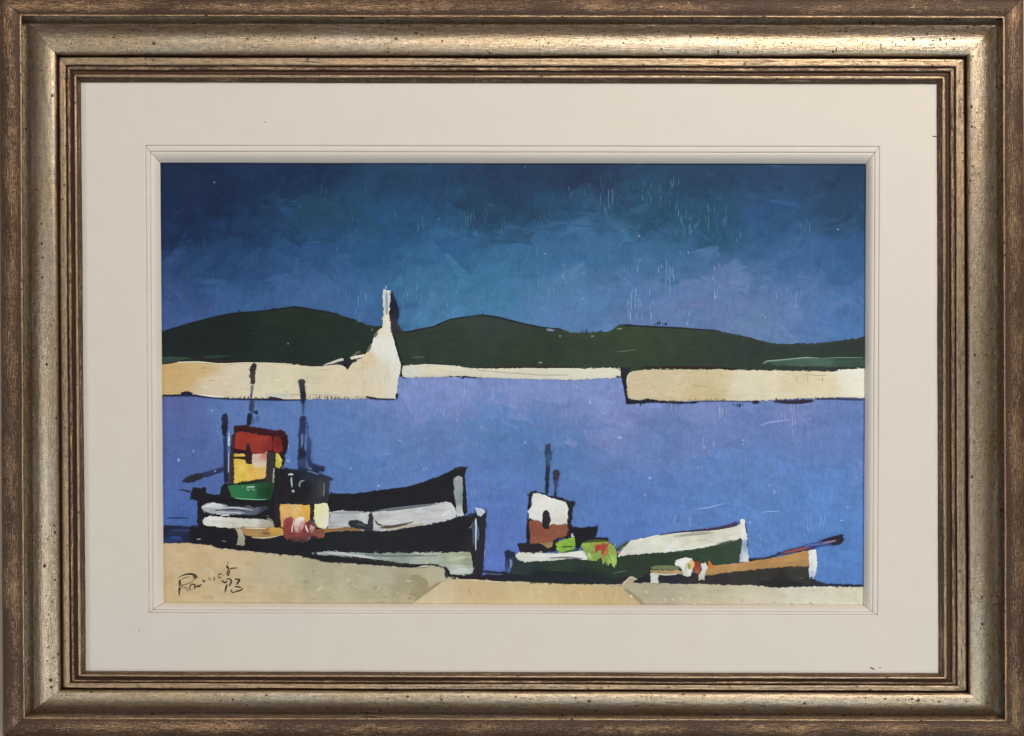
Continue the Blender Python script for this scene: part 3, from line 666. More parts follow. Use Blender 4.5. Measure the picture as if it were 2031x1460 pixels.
P.patch(T('I', (1195, 378), (1220, 350), (1400, 335), (1540, 322), (1640, 326), (1800, 320), (2030, 318), (2030, 402), (1700, 398), (1500, 395), (1300, 390), (1250, 372)), [(1530, 720, (62, 84, 70)), (1600, 716, (72, 94, 80)), (1700, 722, (56, 76, 64))], 1.8, ang=0, streak=0.22)
P.stroke(T('I', (1190, 375), (1220, 352), (1330, 342), (1450, 330), (1540, 322), (1650, 328)), [2, 2.4, 2, 2, 2.5, 1], (122, 146, 130), 2.2)
P.stroke(T('I', (1650, 330), (1800, 322), (2000, 322)), [1, 1.6, 1], (112, 136, 122), 2.2)
P.stroke(T('I', (0, 278), (90, 268), (185, 255)), [1, 1.6, 0.8], (98, 108, 92), 2.0)
P.stroke(T('H', (180, 442), (240, 440), (300, 440)), [1, 2.4, 1], (92, 102, 90), 2.0)
# dark edge of the hills
for seg, w in ((T('G', (45, 350), (280, 278), (520, 212), (760, 160), (1050, 140), (1300, 108), (1400, 97), (1620, 132), (1750, 152), (1900, 197)), [2, 2.5, 2, 2, 2, 3, 3, 4, 3, 2]), (T('F', (900, 572), (1000, 588), (1150, 558), (1300, 528), (1400, 488)), [4, 3, 2.6, 2.2, 2]),
               (T('H', (380, 184), (500, 138), (620, 118), (760, 104), (870, 117), (1050, 162), (1250, 202), (1420, 222)), [2, 2.4, 2, 3, 3.4, 2.4, 2.4, 3]), (T('I', (20, 50), (100, 62), (300, 74), (500, 82), (700, 96), (850, 106)), [4, 3, 3, 2.5, 2, 2])):
    P.stroke(seg, w, (38, 40, 46), 1.9, dry=0.25)
P.ticks(T('I', (300, 68), (360, 60), (415, 62)), 16, 7, 2.2, (46, 46, 66), 1.9)
P.ticks(T('H', (1560, 240), (1600, 235)), 6, 7, 2, (52, 58, 84), 1.9)
P.ticks(T('H', (690, 105), (790, 102), (850, 110)), 10, 4, 2, (42, 46, 60), 1.9)
P.ticks(T('G', (820, 150), (850, 150)), 4, 5, 2, (40, 48, 78), 1.9); P.ticks(T('G', (1050, 115), (1090, 105)), 4, 3, 2, (40, 48, 70), 1.9)
P.stroke(T('H', (1265, 215), (1310, 222), (1350, 226)), [3, 5, 3], (128, 128, 150), 2.2, dry=0.3)
specks(P, [('I', 45, 90, 4, 1.8), ('I', 185, 82, 1.8, 1.2), ('H', 1860, 212, 6, 1.8), ('H', 1225, 484, 4.5, 1.8), ('G', 1140, 178, 1.8, 1.8), ('G', 1328, 465, 1.8, 2), ('H', 1200, 268, 1.2, 3), ('H', 1385, 272, 3, 2), ('H', 1645, 273, 3.5, 2), ('I', 970, 190, 1.2, 2), ('I', 1258, 230, 3, 1.2), ('F', 640, 560, 1.2, 4), ('F', 1003, 878, 1.3, 2.4), ('H', 570, 198, 1.3, 1.5)], (118, 124, 114), 2.1)
P.build('painted_hills', painting, 'dark green painted hills along the horizon')

# ---- left pier with its ochre end
P = Paint()
P.patch(T('A', (40, 166), (60, 165), (200, 150), (400, 142), (500, 152), (640, 165), (720, 165), (900, 150), (1000, 150), (1200, 160), (1400, 170), (1600, 185), (1700, 180), 'F', (150, 938), (260, 930), (330, 945), (420, 930), (480, 890), (560, 840), (700, 900), (760, 1100), (760, 1302), (540, 1300),
         'A', (2020, 515), (1800, 518), (1600, 515), (1450, 520), (1250, 524), (1100, 514), (900, 512), (700, 505), (500, 490), (380, 475), (200, 480), (40, 484)),
        [(330, 745, (196, 158, 96)), (370, 745, (196, 160, 100)), (400, 735, (200, 166, 108)), (420, 760, (204, 182, 148)), (470, 750, (204, 186, 154)), (520, 740, (202, 186, 152)), (560, 770, (208, 190, 152)), (620, 750, (200, 184, 148)), (680, 750, (206, 186, 148)), (720, 770, (204, 188, 156))], 2.0, ang=0, var=0.03, streak=0.05, blend=60, jit=0.8)
P.stroke(T('A', (60, 160), (200, 148), (420, 142), (640, 162), (900, 152), (1180, 158), (1440, 172)), [2, 2.5, 2.5, 2, 2.5, 2.5, 2], (214, 202, 168), 2.7, dry=0.3)
P.stroke(T('A', (1050, 470), (1200, 475), (1440, 490)), [4, 8, 6], (196, 192, 178), 2.7, dry=0.5)
P.stroke(T('A', (390, 470), (500, 482), (700, 498)), [2, 4, 2], (208, 200, 178), 2.7, dry=0.4)
P.stroke(T('A', (1325, 320), (1330, 440)), [8, 14], (204, 196, 156), 2.6, dry=0.5, var=0.03)
P.stroke(T('A', (1100, 465), (1450, 470), (1800, 475), (2031, 470)), [1, 2, 2, 1], (188, 180, 150), 2.7, dry=0.5)
L3 = 3.1
P.stroke(T('A', (45, 482), (200, 478), (385, 478), (500, 494), (700, 512), (900, 516), (1100, 518), (1250, 524), (1480, 522)), [2.6, 3, 3, 1.4, 2, 2.6, 3, 2.2, 1.2], NAVY, L3)
P.stroke(T('A', (235, 460), (310, 452), (380, 468)), [3, 6, 3], (36, 36, 50), L3, dry=0.2)
P.ticks(T('A', (80, 480), (220, 476), (370, 474)), 18, 4.5, 2.0, NAVY, L3)
P.ticks(T('A', (690, 508), (800, 512), (940, 514)), 16, 6, 2.0, NAVY, L3)
P.ticks(T('A', (1000, 516), (1120, 516)), 8, 6, 2.2, NAVY, L3)
P.ticks(T('A', (1530, 512), (1800, 516), (2031, 514)), 34, 6, 1.5, (52, 52, 70), L3)
P.stroke(T('A', (1120, 500), (1200, 508), (1280, 518)), [5, 4, 1.5], (64, 48, 54), L3, dry=0.2)
P.ticks(T('F', (20, 1303), (250, 1306), (540, 1302)), 34, 6.5, 1.5, (48, 48, 64), L3)
P.patch(T('F', (130, 930), (200, 905), (320, 865), (332, 890), (250, 915), (140, 945)), (178, 178, 164), L3, ang=-20, jit=0.5)
P.patch(T('F', (400, 858), (480, 838), (550, 825), (555, 850), (420, 884)), (204, 194, 168), L3, ang=-10, jit=0.5)
P.stroke(T('F', (140, 942), (260, 930), (330, 938)), [1.5, 2, 2], (70, 68, 66), L3 + 0.5)
P.patch(T('F', (345, 868), (372, 845), (408, 885), (416, 915), (402, 948), (376, 985), (342, 958), (318, 932), (262, 915), (330, 900)), (42, 36, 42), L3 + 0.6, jit=0.9)
P.stroke(T('F', (405, 912), (440, 908), (482, 898)), [2.4, 1.8, 0.8], (70, 64, 60), L3 + 0.6)
P.build('painted_pier', painting, 'cream painted pier on the left with an ochre end')

# ---- lighthouse on the pier
P = Paint()
P.patch(T('F', (755, 135), (775, 125), (790, 140), (815, 138), (835, 142), (832, 250), (826, 400), (830, 470), (836, 560), (860, 635), (885, 720), (900, 790), (925, 870), (945, 930), (938, 1000), (930, 1060), (915, 1120), (902, 1200), (898, 1302), (800, 1304), (640, 1302), (530, 1298), (525, 1150), (530, 1000), (545, 860), (560, 838), (605, 785), (640, 700), (660, 640), (700, 580), (745, 540), (755, 480), (762, 400), (756, 300), (750, 200)),
        [(765, 585, (188, 192, 190)), (766, 630, (208, 200, 176)), (760, 650, (214, 200, 172)), (755, 690, (214, 208, 192)), (780, 700, (208, 206, 194)), (726, 710, (206, 182, 138)), (760, 740, (204, 188, 160)), (785, 735, (210, 202, 182)), (735, 780, (206, 186, 152)), (780, 780, (206, 194, 168))], 2.9, ang=84, jit=0.8, var=0.03, streak=0.06, blend=40)
P.stroke(T('F', (790, 150), (795, 250), (795, 350), (790, 440)), [3, 5, 5, 3], (146, 156, 164), 3.5, dry=0.3)
P.stroke(T('F', (785, 85), (788, 130)), [1, 4], (140, 178, 200), 3.2)
P.stroke(T('F', (548, 960), (600, 830), (660, 800)), [9, 14, 6], (206, 182, 138), 3.5, dry=0.5, var=0.04)
P.stroke(T('F', (650, 655), (690, 600), (710, 580)), [4, 6, 3], (116, 110, 96), 3.3, dry=0.6)
P.stroke(T('F', (570, 830), (610, 760), (645, 690)), [3, 5, 3], (112, 108, 92), 3.3, dry=0.6)
P.stroke(T('F', (420, 850), (480, 810), (560, 790)), [2, 5, 2], (96, 96, 82), 3.0, dry=0.7)
P.stroke(T('F', (745, 420), (740, 480)), [2, 4], (120, 116, 120), 3.0, dry=0.5)
P.stroke(T('F', (840, 640), (858, 700)), [3, 6], (224, 220, 208), 3.5, dry=0.3)
P.stroke(T('F', (640, 1302), (760, 1306), (890, 1308)), [2.5, 2.6, 2.2], (50, 44, 56), 3.5, dry=0.1)
P.stroke(T('F', (560, 1280), (620, 1292), (690, 1298)), [4, 4, 2], (56, 50, 56), 3.5, dry=0.3)
P.build('lighthouse', None) if False else None
light = P.build('painted_lighthouse', painting, 'white painted lighthouse tower spreading to its pier')
Q_ = Paint()
Q_.patch(T('F', (850, 145), (872, 195), (900, 250), (920, 330), (926, 400), (916, 460), (908, 500), (945, 560), (1015, 590), (940, 602), (890, 590), (858, 600), (850, 560), (838, 500), (826, 400), (824, 300), (836, 220)), [(777, 580, (34, 40, 62)), (785, 615, (34, 34, 50)), (780, 650, (58, 52, 60)), (790, 658, (50, 50, 50))], 3.3, ang=85, jit=0.9, streak=0.2)
Q_.stroke(T('F', (862, 600), (890, 690), (912, 780), (940, 880), (962, 940), (950, 1000), (952, 1040), (975, 1075), (1010, 1080)), [4.5, 3.6, 3.2, 2.8, 3, 2.6, 2.2, 1.6, 1], (34, 34, 42), 3.6)
Q_.patch(T('F', (885, 1290), (895, 1245), (916, 1235), (914, 1300), (900, 1312)), (34, 36, 56), 3.7)
Q_.stroke(T('F', (838, 560), (850, 600)), [5, 2], (120, 110, 104), 3.9, dry=0.4)
Q_.build('dark_side', light, 'near black painted side of the lighthouse')

# ---- low far wall and right pier
P = Paint()
P.patch(T('H', (108, 512), (280, 502), (400, 506), (580, 512), (640, 526), (760, 531), (860, 531), (1050, 526), (1250, 526), (1450, 527), (1600, 532), (1740, 527), (1780, 521), (1872, 540), (1872, 592), (1800, 607), (1500, 622), (1200, 617), (900, 610), (720, 602), (580, 592), (400, 600), (200, 605), (112, 602)),
        [(800, 735, (196, 192, 176)), (860, 738, (208, 190, 158)), (1000, 735, (206, 192, 160)), (1000, 748, (190, 186, 166)), (1200, 737, (206, 196, 168)), (1200, 750, (196, 190, 172)), (860, 746, (192, 186, 168))], 2.0, ang=1, var=0.03, streak=0.08, jit=0.9, blend=30)
P.stroke(T('H', (110, 520), (300, 502), (560, 514)), [1.5, 2, 1], (216, 208, 182), 2.6, dry=0.5)
P.stroke(T('H', (640, 540), (900, 560), (1250, 585), (1600, 580), (1800, 580)), [1.5, 2.4, 2.6, 2, 1], (166, 162, 142), 2.6, dry=0.6)
P.stroke(T('H', (600, 522), (800, 525), (1000, 520), (1240, 522), (1500, 524), (1640, 528)), [1.5, 2.2, 2.6, 3, 2, 1.2], (48, 42, 34), 2.5, dry=0.4)
P.stroke(T('H', (580, 597), (700, 606), (760, 606)), [1, 1.6, 0.8], (70, 70, 104), 2.6)
P.stroke(T('H', (1830, 592), (1870, 600)), [1.5, 3], NAVY, 2.8)
P.build('painted_sea_wall', painting, 'narrow cream painted wall across the far side of the harbour')

P = Paint()
P.patch(T('I', (96, 475), (125, 438), (240, 418), (400, 417), (600, 416), (800, 416), (1000, 421), (1300, 426), (1500, 429), (1700, 431), (1760, 436), (1800, 422), (2035, 410), (2035, 648), (1995, 646), (1800, 641), (1600, 651), (1400, 656), (1280, 666), (1000, 669), (700, 666), (500, 673), (300, 662), (200, 666), (112, 652), (97, 600), (94, 520)),
        [(1260, 760, (194, 174, 134)), (1330, 750, (196, 176, 134)), (1400, 775, (194, 170, 122)), (1420, 750, (194, 174, 130)), (1480, 760, (204, 188, 154)), (1520, 750, (206, 190, 154)), (1570, 745, (200, 182, 140)), (1640, 760, (204, 186, 146)), (1690, 760, (212, 202, 176)), (1690, 740, (212, 204, 182))], 2.0, ang=-2, jit=0.9, var=0.03, streak=0.05, blend=50)
P.stroke(T('I', (100, 560), (95, 500), (110, 460), (150, 430)), [1.5, 2, 2, 1.5], (190, 184, 164), 2.6)
P.stroke(T('I', (590, 540), (680, 548), (780, 558)), [1, 2, 1], (166, 148, 112), 2.6, dry=0.5)
for x in (1465, 1555, 1675): P.stroke(T('I', (x, 460), (x - 5, 520)), [1.2, 1], (176, 154, 116), 2.6)
P.stroke(T('I', (1500, 455), (1620, 465), (1760, 462)), [1, 1.6, 1], (182, 160, 122), 2.6, dry=0.5)
P.patch(T('I', (48, 405), (122, 405), (106, 440), (92, 480), (92, 560), (99, 640), (132, 662), (200, 670), (250, 655), (330, 662), (430, 672), (560, 682), (668, 674), (650, 687), (520, 692), (350, 684), (240, 687), (140, 692), (92, 697), (76, 600), (62, 520), (48, 470)), (40, 36, 44), 2.8, jit=0.9)
P.stroke(T('I', (150, 405), (300, 400), (480, 400), (700, 404), (900, 408), (1060, 416)), [2, 3, 4, 4, 3, 1.5], (46, 36, 38), 2.8, dry=0.3)
P.ticks(T('I', (500, 402), (600, 404), (710, 406)), 22, 5, 1.5, (52, 40, 42), 2.8, up=False)
P.ticks(T('I', (150, 410), (300, 405), (480, 405)), 16, 3, 1.5, (52, 42, 42), 2.8, up=False)
P.ticks(T('I', (1280, 412), (1500, 418), (1750, 424), (1900, 412)), 40, 4.5, 1.5, (44, 52, 44), 2.8)
P.stroke(T('I', (1270, 670), (1350, 678), (1460, 680), (1620, 668)), [3, 6, 7, 3], (48, 42, 58), 2.8, dry=0.15)
P.ticks(T('I', (1280, 672), (1450, 672), (1620, 664)), 40, 6, 1.5, (48, 42, 56), 2.8)
P.stroke(T('I', (1620, 656), (1750, 652), (1850, 656), (2035, 662)), [2.5, 2.5, 3, 2.5], (62, 60, 88), 2.8, dry=0.2)
P.ticks(T('I', (1640, 656), (1800, 655), (2000, 660)), 34, 4, 1.4, (58, 54, 76), 2.8)
P.stroke(T('I', (1095, 675), (1130, 684), (1170, 676)), [3, 6, 3], (44, 40, 58), 2.8, dry=0.2)
P.ticks(T('I', (600, 668), (760, 668), (880, 668)), 22, 4, 2.0, (50, 46, 60), 2.8)
P.ticks(T('I', (440, 678), (490, 678)), 6, 4, 2.4, (42, 38, 50), 2.8)
P.stroke(T('I', (640, 676), (900, 672), (1100, 676)), [1.2, 0.9, 1.2], (80, 78, 112), 2.8)
P.ticks(T('I', (950, 715), (1000, 725), (1030, 710)), 9, 8, 1.5, (48, 50, 84), 1.2)
P.ticks(T('I', (200, 690), (206, 690)), 3, 7, 1.8, (44, 44, 70), 1.2, up=False)
P.build('painted_pier', painting, 'sand coloured painted pier on the right outlined in black')

# ---- the quay in front
P = Paint()
QUAY = [(340, 1110, (198, 168, 122)), (400, 1120, (196, 164, 116)), (450, 1105, (200, 168, 124)), (480, 1180, (192, 166, 122)), (330, 1180, (194, 164, 116)), (540, 1140, (188, 168, 130)), (560, 1190, (186, 164, 122)), (620, 1140, (172, 160, 126)), (660, 1190, (180, 164, 128)), (700, 1150, (178, 162, 130)), (740, 1190, (176, 160, 126)),
        (760, 1150, (176, 164, 136)), (800, 1160, (162, 148, 116)), (860, 1140, (178, 166, 134)), (820, 1190, (176, 158, 118)), (920, 1180, (196, 170, 124)), (1000, 1180, (196, 166, 116)), (1080, 1180, (196, 168, 116)), (1180, 1185, (194, 168, 120)), (1250, 1160, (174, 158, 126)), (1300, 1185, (172, 158, 130)), (1400, 1180, (182, 168, 136)), (1500, 1190, (190, 176, 146)), (1600, 1180, (194, 184, 158)), (1690, 1185, (196, 184, 156))]
P.patch([(x, y - (6 if x < 1600 else 0)) for x, y in T('B', (25, 748), (80, 750), (300, 756), (560, 770), (620, 790), (720, 805), (1100, 842), (1300, 858), (1580, 890), (1620, 925), 'C', (120, 1070), (350, 1090), (600, 1112), (900, 1132), (1150, 1142), (1400, 1157), (1438, 1200), (1445, 1262), (1500, 1267), (2000, 1292), 'D', (60, 1228), (350, 1242), (600, 1252), (950, 1268), (1000, 1250), (1090, 1190), (1250, 1242), (1640, 1247), 'E', (400, 856), (900, 866), (1300, 886), (2030, 884))] + [(1722, 1207), (1300, 1207), (900, 1207), (600, 1207), (314, 1207)],
        QUAY, 1.2, ang=6, jit=0.6, var=0.05, streak=0.05, blend=70, step=3.5, flecks=0.5)
P.patch(T('Q', (60, 330), (70, 300), (200, 205), (340, 112), (430, 92), (640, 98), (1000, 118), (1210, 125), (1500, 140), (1770, 140)) + T('D', (950, 1270), (1010, 1265), (1100, 1330), (1210, 1425), (1210, 1440), (800, 1440), (0, 1440)), [(860, 1185, (196, 172, 130)), (960, 1170, (194, 164, 116)), (1050, 1180, (196, 170, 118)), (1150, 1180, (194, 164, 112)), (1230, 1185, (190, 160, 112))], 1.9, ang=80, jit=0.6, var=0.03, streak=0.05)
P.stroke(T('Q', (430, 92), (640, 97), (1000, 118), (1210, 125)), [2, 2.6, 2.6, 2], (204, 184, 142), 2.6, dry=0.4)
P.stroke(T('Q', (80, 290), (200, 195), (330, 105)), [3, 5, 4], (148, 136, 100), 2.5, dry=0.3)
P.stroke(T('Q', (40, 70), (120, 90), (180, 140), (100, 220), (40, 260)), [12, 20, 22, 20, 10], (160, 144, 108), 2.0, dry=0.3, var=0.05)
P.stroke(T('C', (150, 1075), (400, 1092), (700, 1122), (1000, 1142), (1380, 1160)), [2, 3, 3, 3, 2], (196, 180, 146), 2.0, dry=0.5)
P.stroke(T('B', (580, 790), (720, 808), (1100, 846), (1560, 890)), [1.5, 2.5, 2.5, 2], (204, 184, 142), 2.0, dry=0.4)
P.stroke(T('D', (1010, 1262), (1050, 1225), (1092, 1188), (1150, 1215), (1240, 1238)), [4, 4, 3, 3, 2], (188, 174, 142), 2.4, dry=0.2)
P.stroke(T('D', (1020, 1275), (1110, 1340), (1205, 1420)), [5, 7, 8], (160, 144, 108), 2.3, dry=0.4)
P.patch(T('D', (1070, 1335), (1100, 1325), (1115, 1345), (1095, 1360)), (196, 186, 160), 2.6)
for _ in range(55):
    x = rng.uniform(545, 900); y = rng.uniform(1125 + (x - 545) * 0.09, 1192)
    a = rng.uniform(-0.5, 0.6); l = rng.uniform(6, 20)
    P.stroke([(x, y), (x + l * math.cos(a), y + l * math.sin(a))], [2, rng.uniform(3, 7), 2], tuple(np.array(rng.choice([(184, 168, 132), (168, 154, 120), (192, 176, 138), (176, 160, 116), (180, 172, 142)])) + rng.uniform(-4, 4)), 1.95, dry=0.5, var=0.06)
for _ in range(45):
    x = rng.uniform(1260, 1705); y = rng.uniform(1165, 1197)
    P.stroke([(x, y), (x + rng.uniform(-3, 14), y + rng.uniform(2, 10))], [2, rng.uniform(3, 6), 2], tuple(np.array(rng.choice([(196, 184, 152), (176, 162, 132), (186, 174, 144), (200, 188, 160)])) + rng.uniform(-4, 4)), 1.95, dry=0.5, var=0.05)
for _ in range(22):
    x = rng.uniform(325, 540); y = rng.uniform(1095, 1190)
    P.stroke([(x, y), (x + rng.uniform(8, 30), y + rng.uniform(-3, 6))], [4, rng.uniform(6, 14), 4], tuple(np.array(rng.choice([(200, 170, 122), (194, 162, 114), (196, 172, 130)])) + rng.uniform(-3, 3)), 1.8, dry=0.5, var=0.03)
P.stroke(T('E', (900, 880), (1150, 880), (1500, 890), (1700, 885)), [2, 3, 4, 2], (206, 200, 178), 2.0, dry=0.4)
for tile, pth, n in (('E', ((1040, 880), (1110, 885)), 9), ('E', ((1470, 880), (1550, 880)), 5), ('E', ((1720, 880), (1970, 884)), 14), ('E', ((220, 870), (260, 880)), 5), ('Q', ((980, 120), (1120, 128)), 7), ('Q', ((1380, 140), (1460, 150)), 5), ('Q', ((1600, 150), (1750, 150)), 5)):
    P.ticks(T(tile, *pth), n, 4, 1.3, (92, 88, 72), 2.1, up=False)
P.build('painted_quay', painting, 'sandy painted quay along the foot of the picture')

P = Paint()
INK, INK2 = (68, 56, 42), (118, 104, 76)
for pts, w, ink in ((((160, 530), (280, 460), (420, 425), (540, 430), (640, 490), (655, 540)), [1.2, 2, 3.2, 4.2, 4.5, 2], INK), (((545, 445), (585, 500), (600, 570)), [4, 6, 3], (92, 78, 56)), (((215, 565), (208, 640), (212, 715)), [4.5, 5.5, 4.5], INK),
                    (((205, 755), (190, 870), (205, 975)), [4.2, 3.6, 1.4], (60, 46, 32)), (((240, 770), (225, 850)), [2, 1], INK2), (((235, 560), (340, 520), (470, 488)), [2, 2, 1], INK2), (((240, 712), (330, 692), (500, 640), (565, 565)), [2, 1.8, 1.6, 1.4], INK2),
                    (((185, 738), (240, 722), (300, 712)), [1.6, 2.2, 1.4], INK), (((240, 765), (330, 755), (400, 800), (440, 865)), [1.2, 1.6, 2.2, 1.8], INK2), (((530, 688), (472, 720), (452, 785), (495, 832)), [1.8, 2.4, 2.4, 1.8], (70, 56, 36)),
                    (((480, 688), (555, 680), (600, 712), (590, 770), (555, 805)), [1.4, 2.4, 3.4, 3.6, 2.4], INK), (((600, 730), (680, 745), (730, 712), (762, 678)), [3, 4, 4, 1.6], INK), (((640, 668), (685, 715)), [1.6, 2], INK2),
                    (((778, 568), (820, 615), (862, 600)), [3, 5, 2.4], (78, 62, 44)), (((820, 600), (822, 655)), [3, 2], (78, 62, 44)), (((942, 505), (955, 580), (1015, 572)), [2.4, 2.2, 1.2], (116, 100, 74)), (((1072, 498), (1085, 590)), [2.6, 2.6], (80, 66, 46)),
                    (((1162, 460), (1210, 428), (1275, 422)), [2, 3, 2.2], INK), (((1170, 480), (1205, 524), (1262, 512)), [1.4, 2.8, 1.6], (74, 60, 40)), (((1335, 438), (1298, 470)), [2.4, 2.2], (90, 76, 50)), (((1425, 105), (1420, 185)), [1, 2.2], INK2),
                    (((1392, 200), (1405, 255), (1455, 300)), [3, 5, 4], (52, 38, 30)), (((1470, 302), (1560, 275), (1675, 278)), [3.4, 2.8, 1.2], (78, 64, 48)), (((1450, 312), (1405, 380), (1410, 445), (1440, 472)), [3, 2.6, 3, 3.5], (64, 48, 36)), (((1440, 470), (1455, 400), (1462, 320)), [3, 2.2, 2.4], (80, 64, 50)),
                    (((1258, 570), (1300, 622), (1370, 642), (1412, 600)), [1.6, 3.6, 4, 2], INK), (((1365, 556), (1460, 545), (1508, 582), (1500, 655), (1440, 740)), [1.4, 2.6, 3.8, 3.8, 2], INK), (((1402, 680), (1370, 780), (1350, 895)), [3.4, 4.2, 2], (62, 48, 38)),
                    (((1588, 545), (1660, 562), (1735, 562)), [1.6, 3.4, 4.5], INK), (((1728, 580), (1680, 630), (1640, 690)), [4.5, 4.4, 3.4], (66, 54, 44)), (((1625, 692), (1690, 680)), [2.6, 1.6], INK), (((1578, 742), (1680, 750), (1752, 762)), [1.8, 3, 3.6], INK),
                    (((1765, 768), (1792, 792), (1740, 842), (1660, 852), (1590, 882)), [2.4, 3, 3.2, 3.2, 3.4], INK), (((1590, 884), (1540, 892), (1490, 852), (1522, 808)), [3.4, 2.6, 2.8, 3], INK), (((85, 590), (120, 585)), [1.4, 1], INK2)):
    P.stroke(T('X', *pts), [q_ * 0.82 for q_ in w], ink, 2.8, thick=0.4, bristle=9, var=0.12, trim=0.05, taper=0.0)
P.build('signature', painting, 'small dark handwritten signature and date in the lower left corner')

# ---- boats -------------------------------------------------------------------------------------------------
def boat(label):
    o = empty('painted_boat', world(1015, 1150, H0), None)
    o.parent = painting; o.location = Vector(world(1015, 1150, H0)) - Vector(world(1015, 1200, -22))
    o['label'] = label
    return o

# boat 1: behind, black, red and yellow wheelhouse
b1 = boat('back boat with a red, yellow and green wheelhouse')
P = Paint(); l = 1.5
P.patch(T('B', (345, 300), (360, 212), (378, 190), (440, 196), (470, 178), (502, 190), (508, 240), (570, 256), (645, 256), (650, 190), (688, 145), (725, 150), (1195, 150), (1260, 320), (1260, 610), (800, 610), (480, 600), (425, 590), (415, 480), (415, 330)), (34, 32, 36), l, jit=1.0)
P.stroke(T('B', (222, 208), (290, 218), (355, 235)), [1.2, 2.4, 4], (52, 44, 60), l, dry=0.1)
P.patch(T('C', (255, 412), (500, 402), (720, 377), (920, 347), (1080, 327), (1250, 272), (1400, 217), (1530, 157), (1570, 137), (1655, 134), (1637, 190), (1642, 300), (1652, 420), (1660, 590), (1622, 618), (1550, 640), (1400, 700), (800, 700), (255, 700)), BLACK, l, ang=-12, jit=0.7)
P.stroke(T('C', (1535, 165), (1575, 145), (1650, 140)), [4, 5, 3], (52, 42, 50), l + 0.8, dry=0.2)
P.stroke(T('B', (90, 495), (220, 494), (350, 498)), [1.5, 2.5, 1], (46, 50, 86), 0.9, dry=0.3)
P.stroke(T('B', (430, 300), (560, 300), (900, 325), (1150, 330)), [4, 5, 5, 4], (30, 28, 32), l + 0.8, dry=0.3)
P.build('hull', b1)
P = Paint(); l = 2.8
P.patch(T('C', (262, 592), (400, 572), (560, 582), (680, 590), (900, 562), (1100, 537), (1300, 507), (1440, 490), (1500, 500), (1530, 550), (1552, 600), (1545, 640), (1430, 690), (1300, 715), (1100, 745), (950, 780), (850, 790), (500, 790), (262, 770)), [(670, 1030, (176, 174, 172)), (740, 1035, (182, 180, 176)), (800, 1030, (186, 182, 178)), (860, 1010, (184, 180, 178)), (890, 1010, (186, 184, 182))], l, ang=-6, streak=0.14)
P.stroke(T('C', (290, 600), (480, 590), (660, 600)), [3, 5, 3], (156, 156, 160), l + 0.7, dry=0.5)
P.stroke(T('C', (690, 585), (900, 560), (1150, 530), (1400, 500)), [3, 6, 5, 2], (110, 112, 116), l + 0.7, dry=0.6)
P.stroke(T('C', (1380, 640), (1450, 600), (1500, 560)), [4, 7, 4], (204, 200, 196), l + 0.7, dry=0.5)
P.stroke(T('C', (720, 650), (760, 710), (840, 725)), [3, 4, 2], (110, 96, 82), l + 0.7, dry=0.5)
P.stroke(T('C', (740, 740), (900, 735), (1080, 700), (1150, 680)), [5, 6, 4, 2], (92, 74, 60), l + 0.8, dry=0.6)
P.stroke(T('C', (790, 770), (960, 750), (1100, 720), (1320, 690)), [2.5, 4, 3, 2], (176, 160, 134), l + 0.9, dry=0.4)
P.stroke(T('C', (262, 735), (350, 745), (460, 742)), [4, 4, 2], (150, 158, 158), l + 0.7, dry=0.3)
P.patch(T('B', (450, 398), (468, 362), (540, 342), (620, 344), (662, 355), (700, 375), (900, 378), (1100, 380), (1140, 400), (1000, 468), (860, 462), (700, 470), (560, 458), (480, 432)), [(405, 1008, (176, 176, 178)), (430, 1006, (178, 178, 180)), (460, 1012, (132, 136, 146)), (500, 1013, (92, 96, 108)), (530, 1013, (52, 54, 66))], l - 0.6, ang=4, streak=0.4, blend=20)
P.stroke(T('B', (470, 385), (560, 360), (640, 362)), [4, 6, 3], (196, 196, 194), l + 0.2, dry=0.5)
P.stroke(T('B', (640, 400), (800, 390), (960, 415), (990, 425)), [2, 2.5, 2.5, 1], (170, 172, 174), l + 0.2, dry=0.3)
P.stroke(T('B', (560, 420), (760, 410), (940, 425)), [2, 2.5, 1.5], (56, 56, 64), l + 0.2, dry=0.4)
P.stroke(T('B', (600, 440), (760, 440), (900, 450)), [2, 2.5, 1.5], (168, 168, 166), l + 0.2, dry=0.4)
P.stroke(T('B', (650, 470), (740, 462)), [2, 3], (196, 200, 206), l + 0.3)
P.patch(T('B', (463, 532), (488, 490), (560, 474), (700, 486), (900, 500), (1040, 508), (1130, 510), (1182, 545), (1186, 600), (1000, 600), (800, 598), (640, 588), (520, 572), (475, 562)), [(415, 1035, (200, 194, 182)), (460, 1035, (194, 186, 170)), (500, 1040, (190, 184, 166)), (530, 1040, (166, 158, 136))], l, ang=5, streak=0.12, blend=20)
P.stroke(T('B', (480, 520), (600, 505), (740, 520)), [4, 8, 4], (208, 202, 192), l + 0.6, dry=0.5)
P.stroke(T('B', (1100, 500), (1150, 510), (1180, 540)), [3, 4, 2], (128, 118, 110), l + 0.6, dry=0.3)
P.stroke(T('B', (1105, 470), (1140, 480)), [3, 2], (120, 124, 130), l + 0.3, dry=0.2)
P.build('white_strake', b1)
P = Paint()
P.patch(T('C', (1525, 252), (1562, 226), (1612, 240), (1614, 330), (1610, 450), (1607, 560), (1622, 622), (1560, 636), (1550, 560), (1540, 480), (1525, 380)), [(905, 950, (146, 150, 150)), (908, 990, (136, 142, 142)), (912, 1015, (172, 172, 168)), (914, 1022, (196, 196, 194))], 3.0, ang=88, streak=0.25, blend=20)
P.build('stem_post', b1)
P = Paint(); l = 2.6
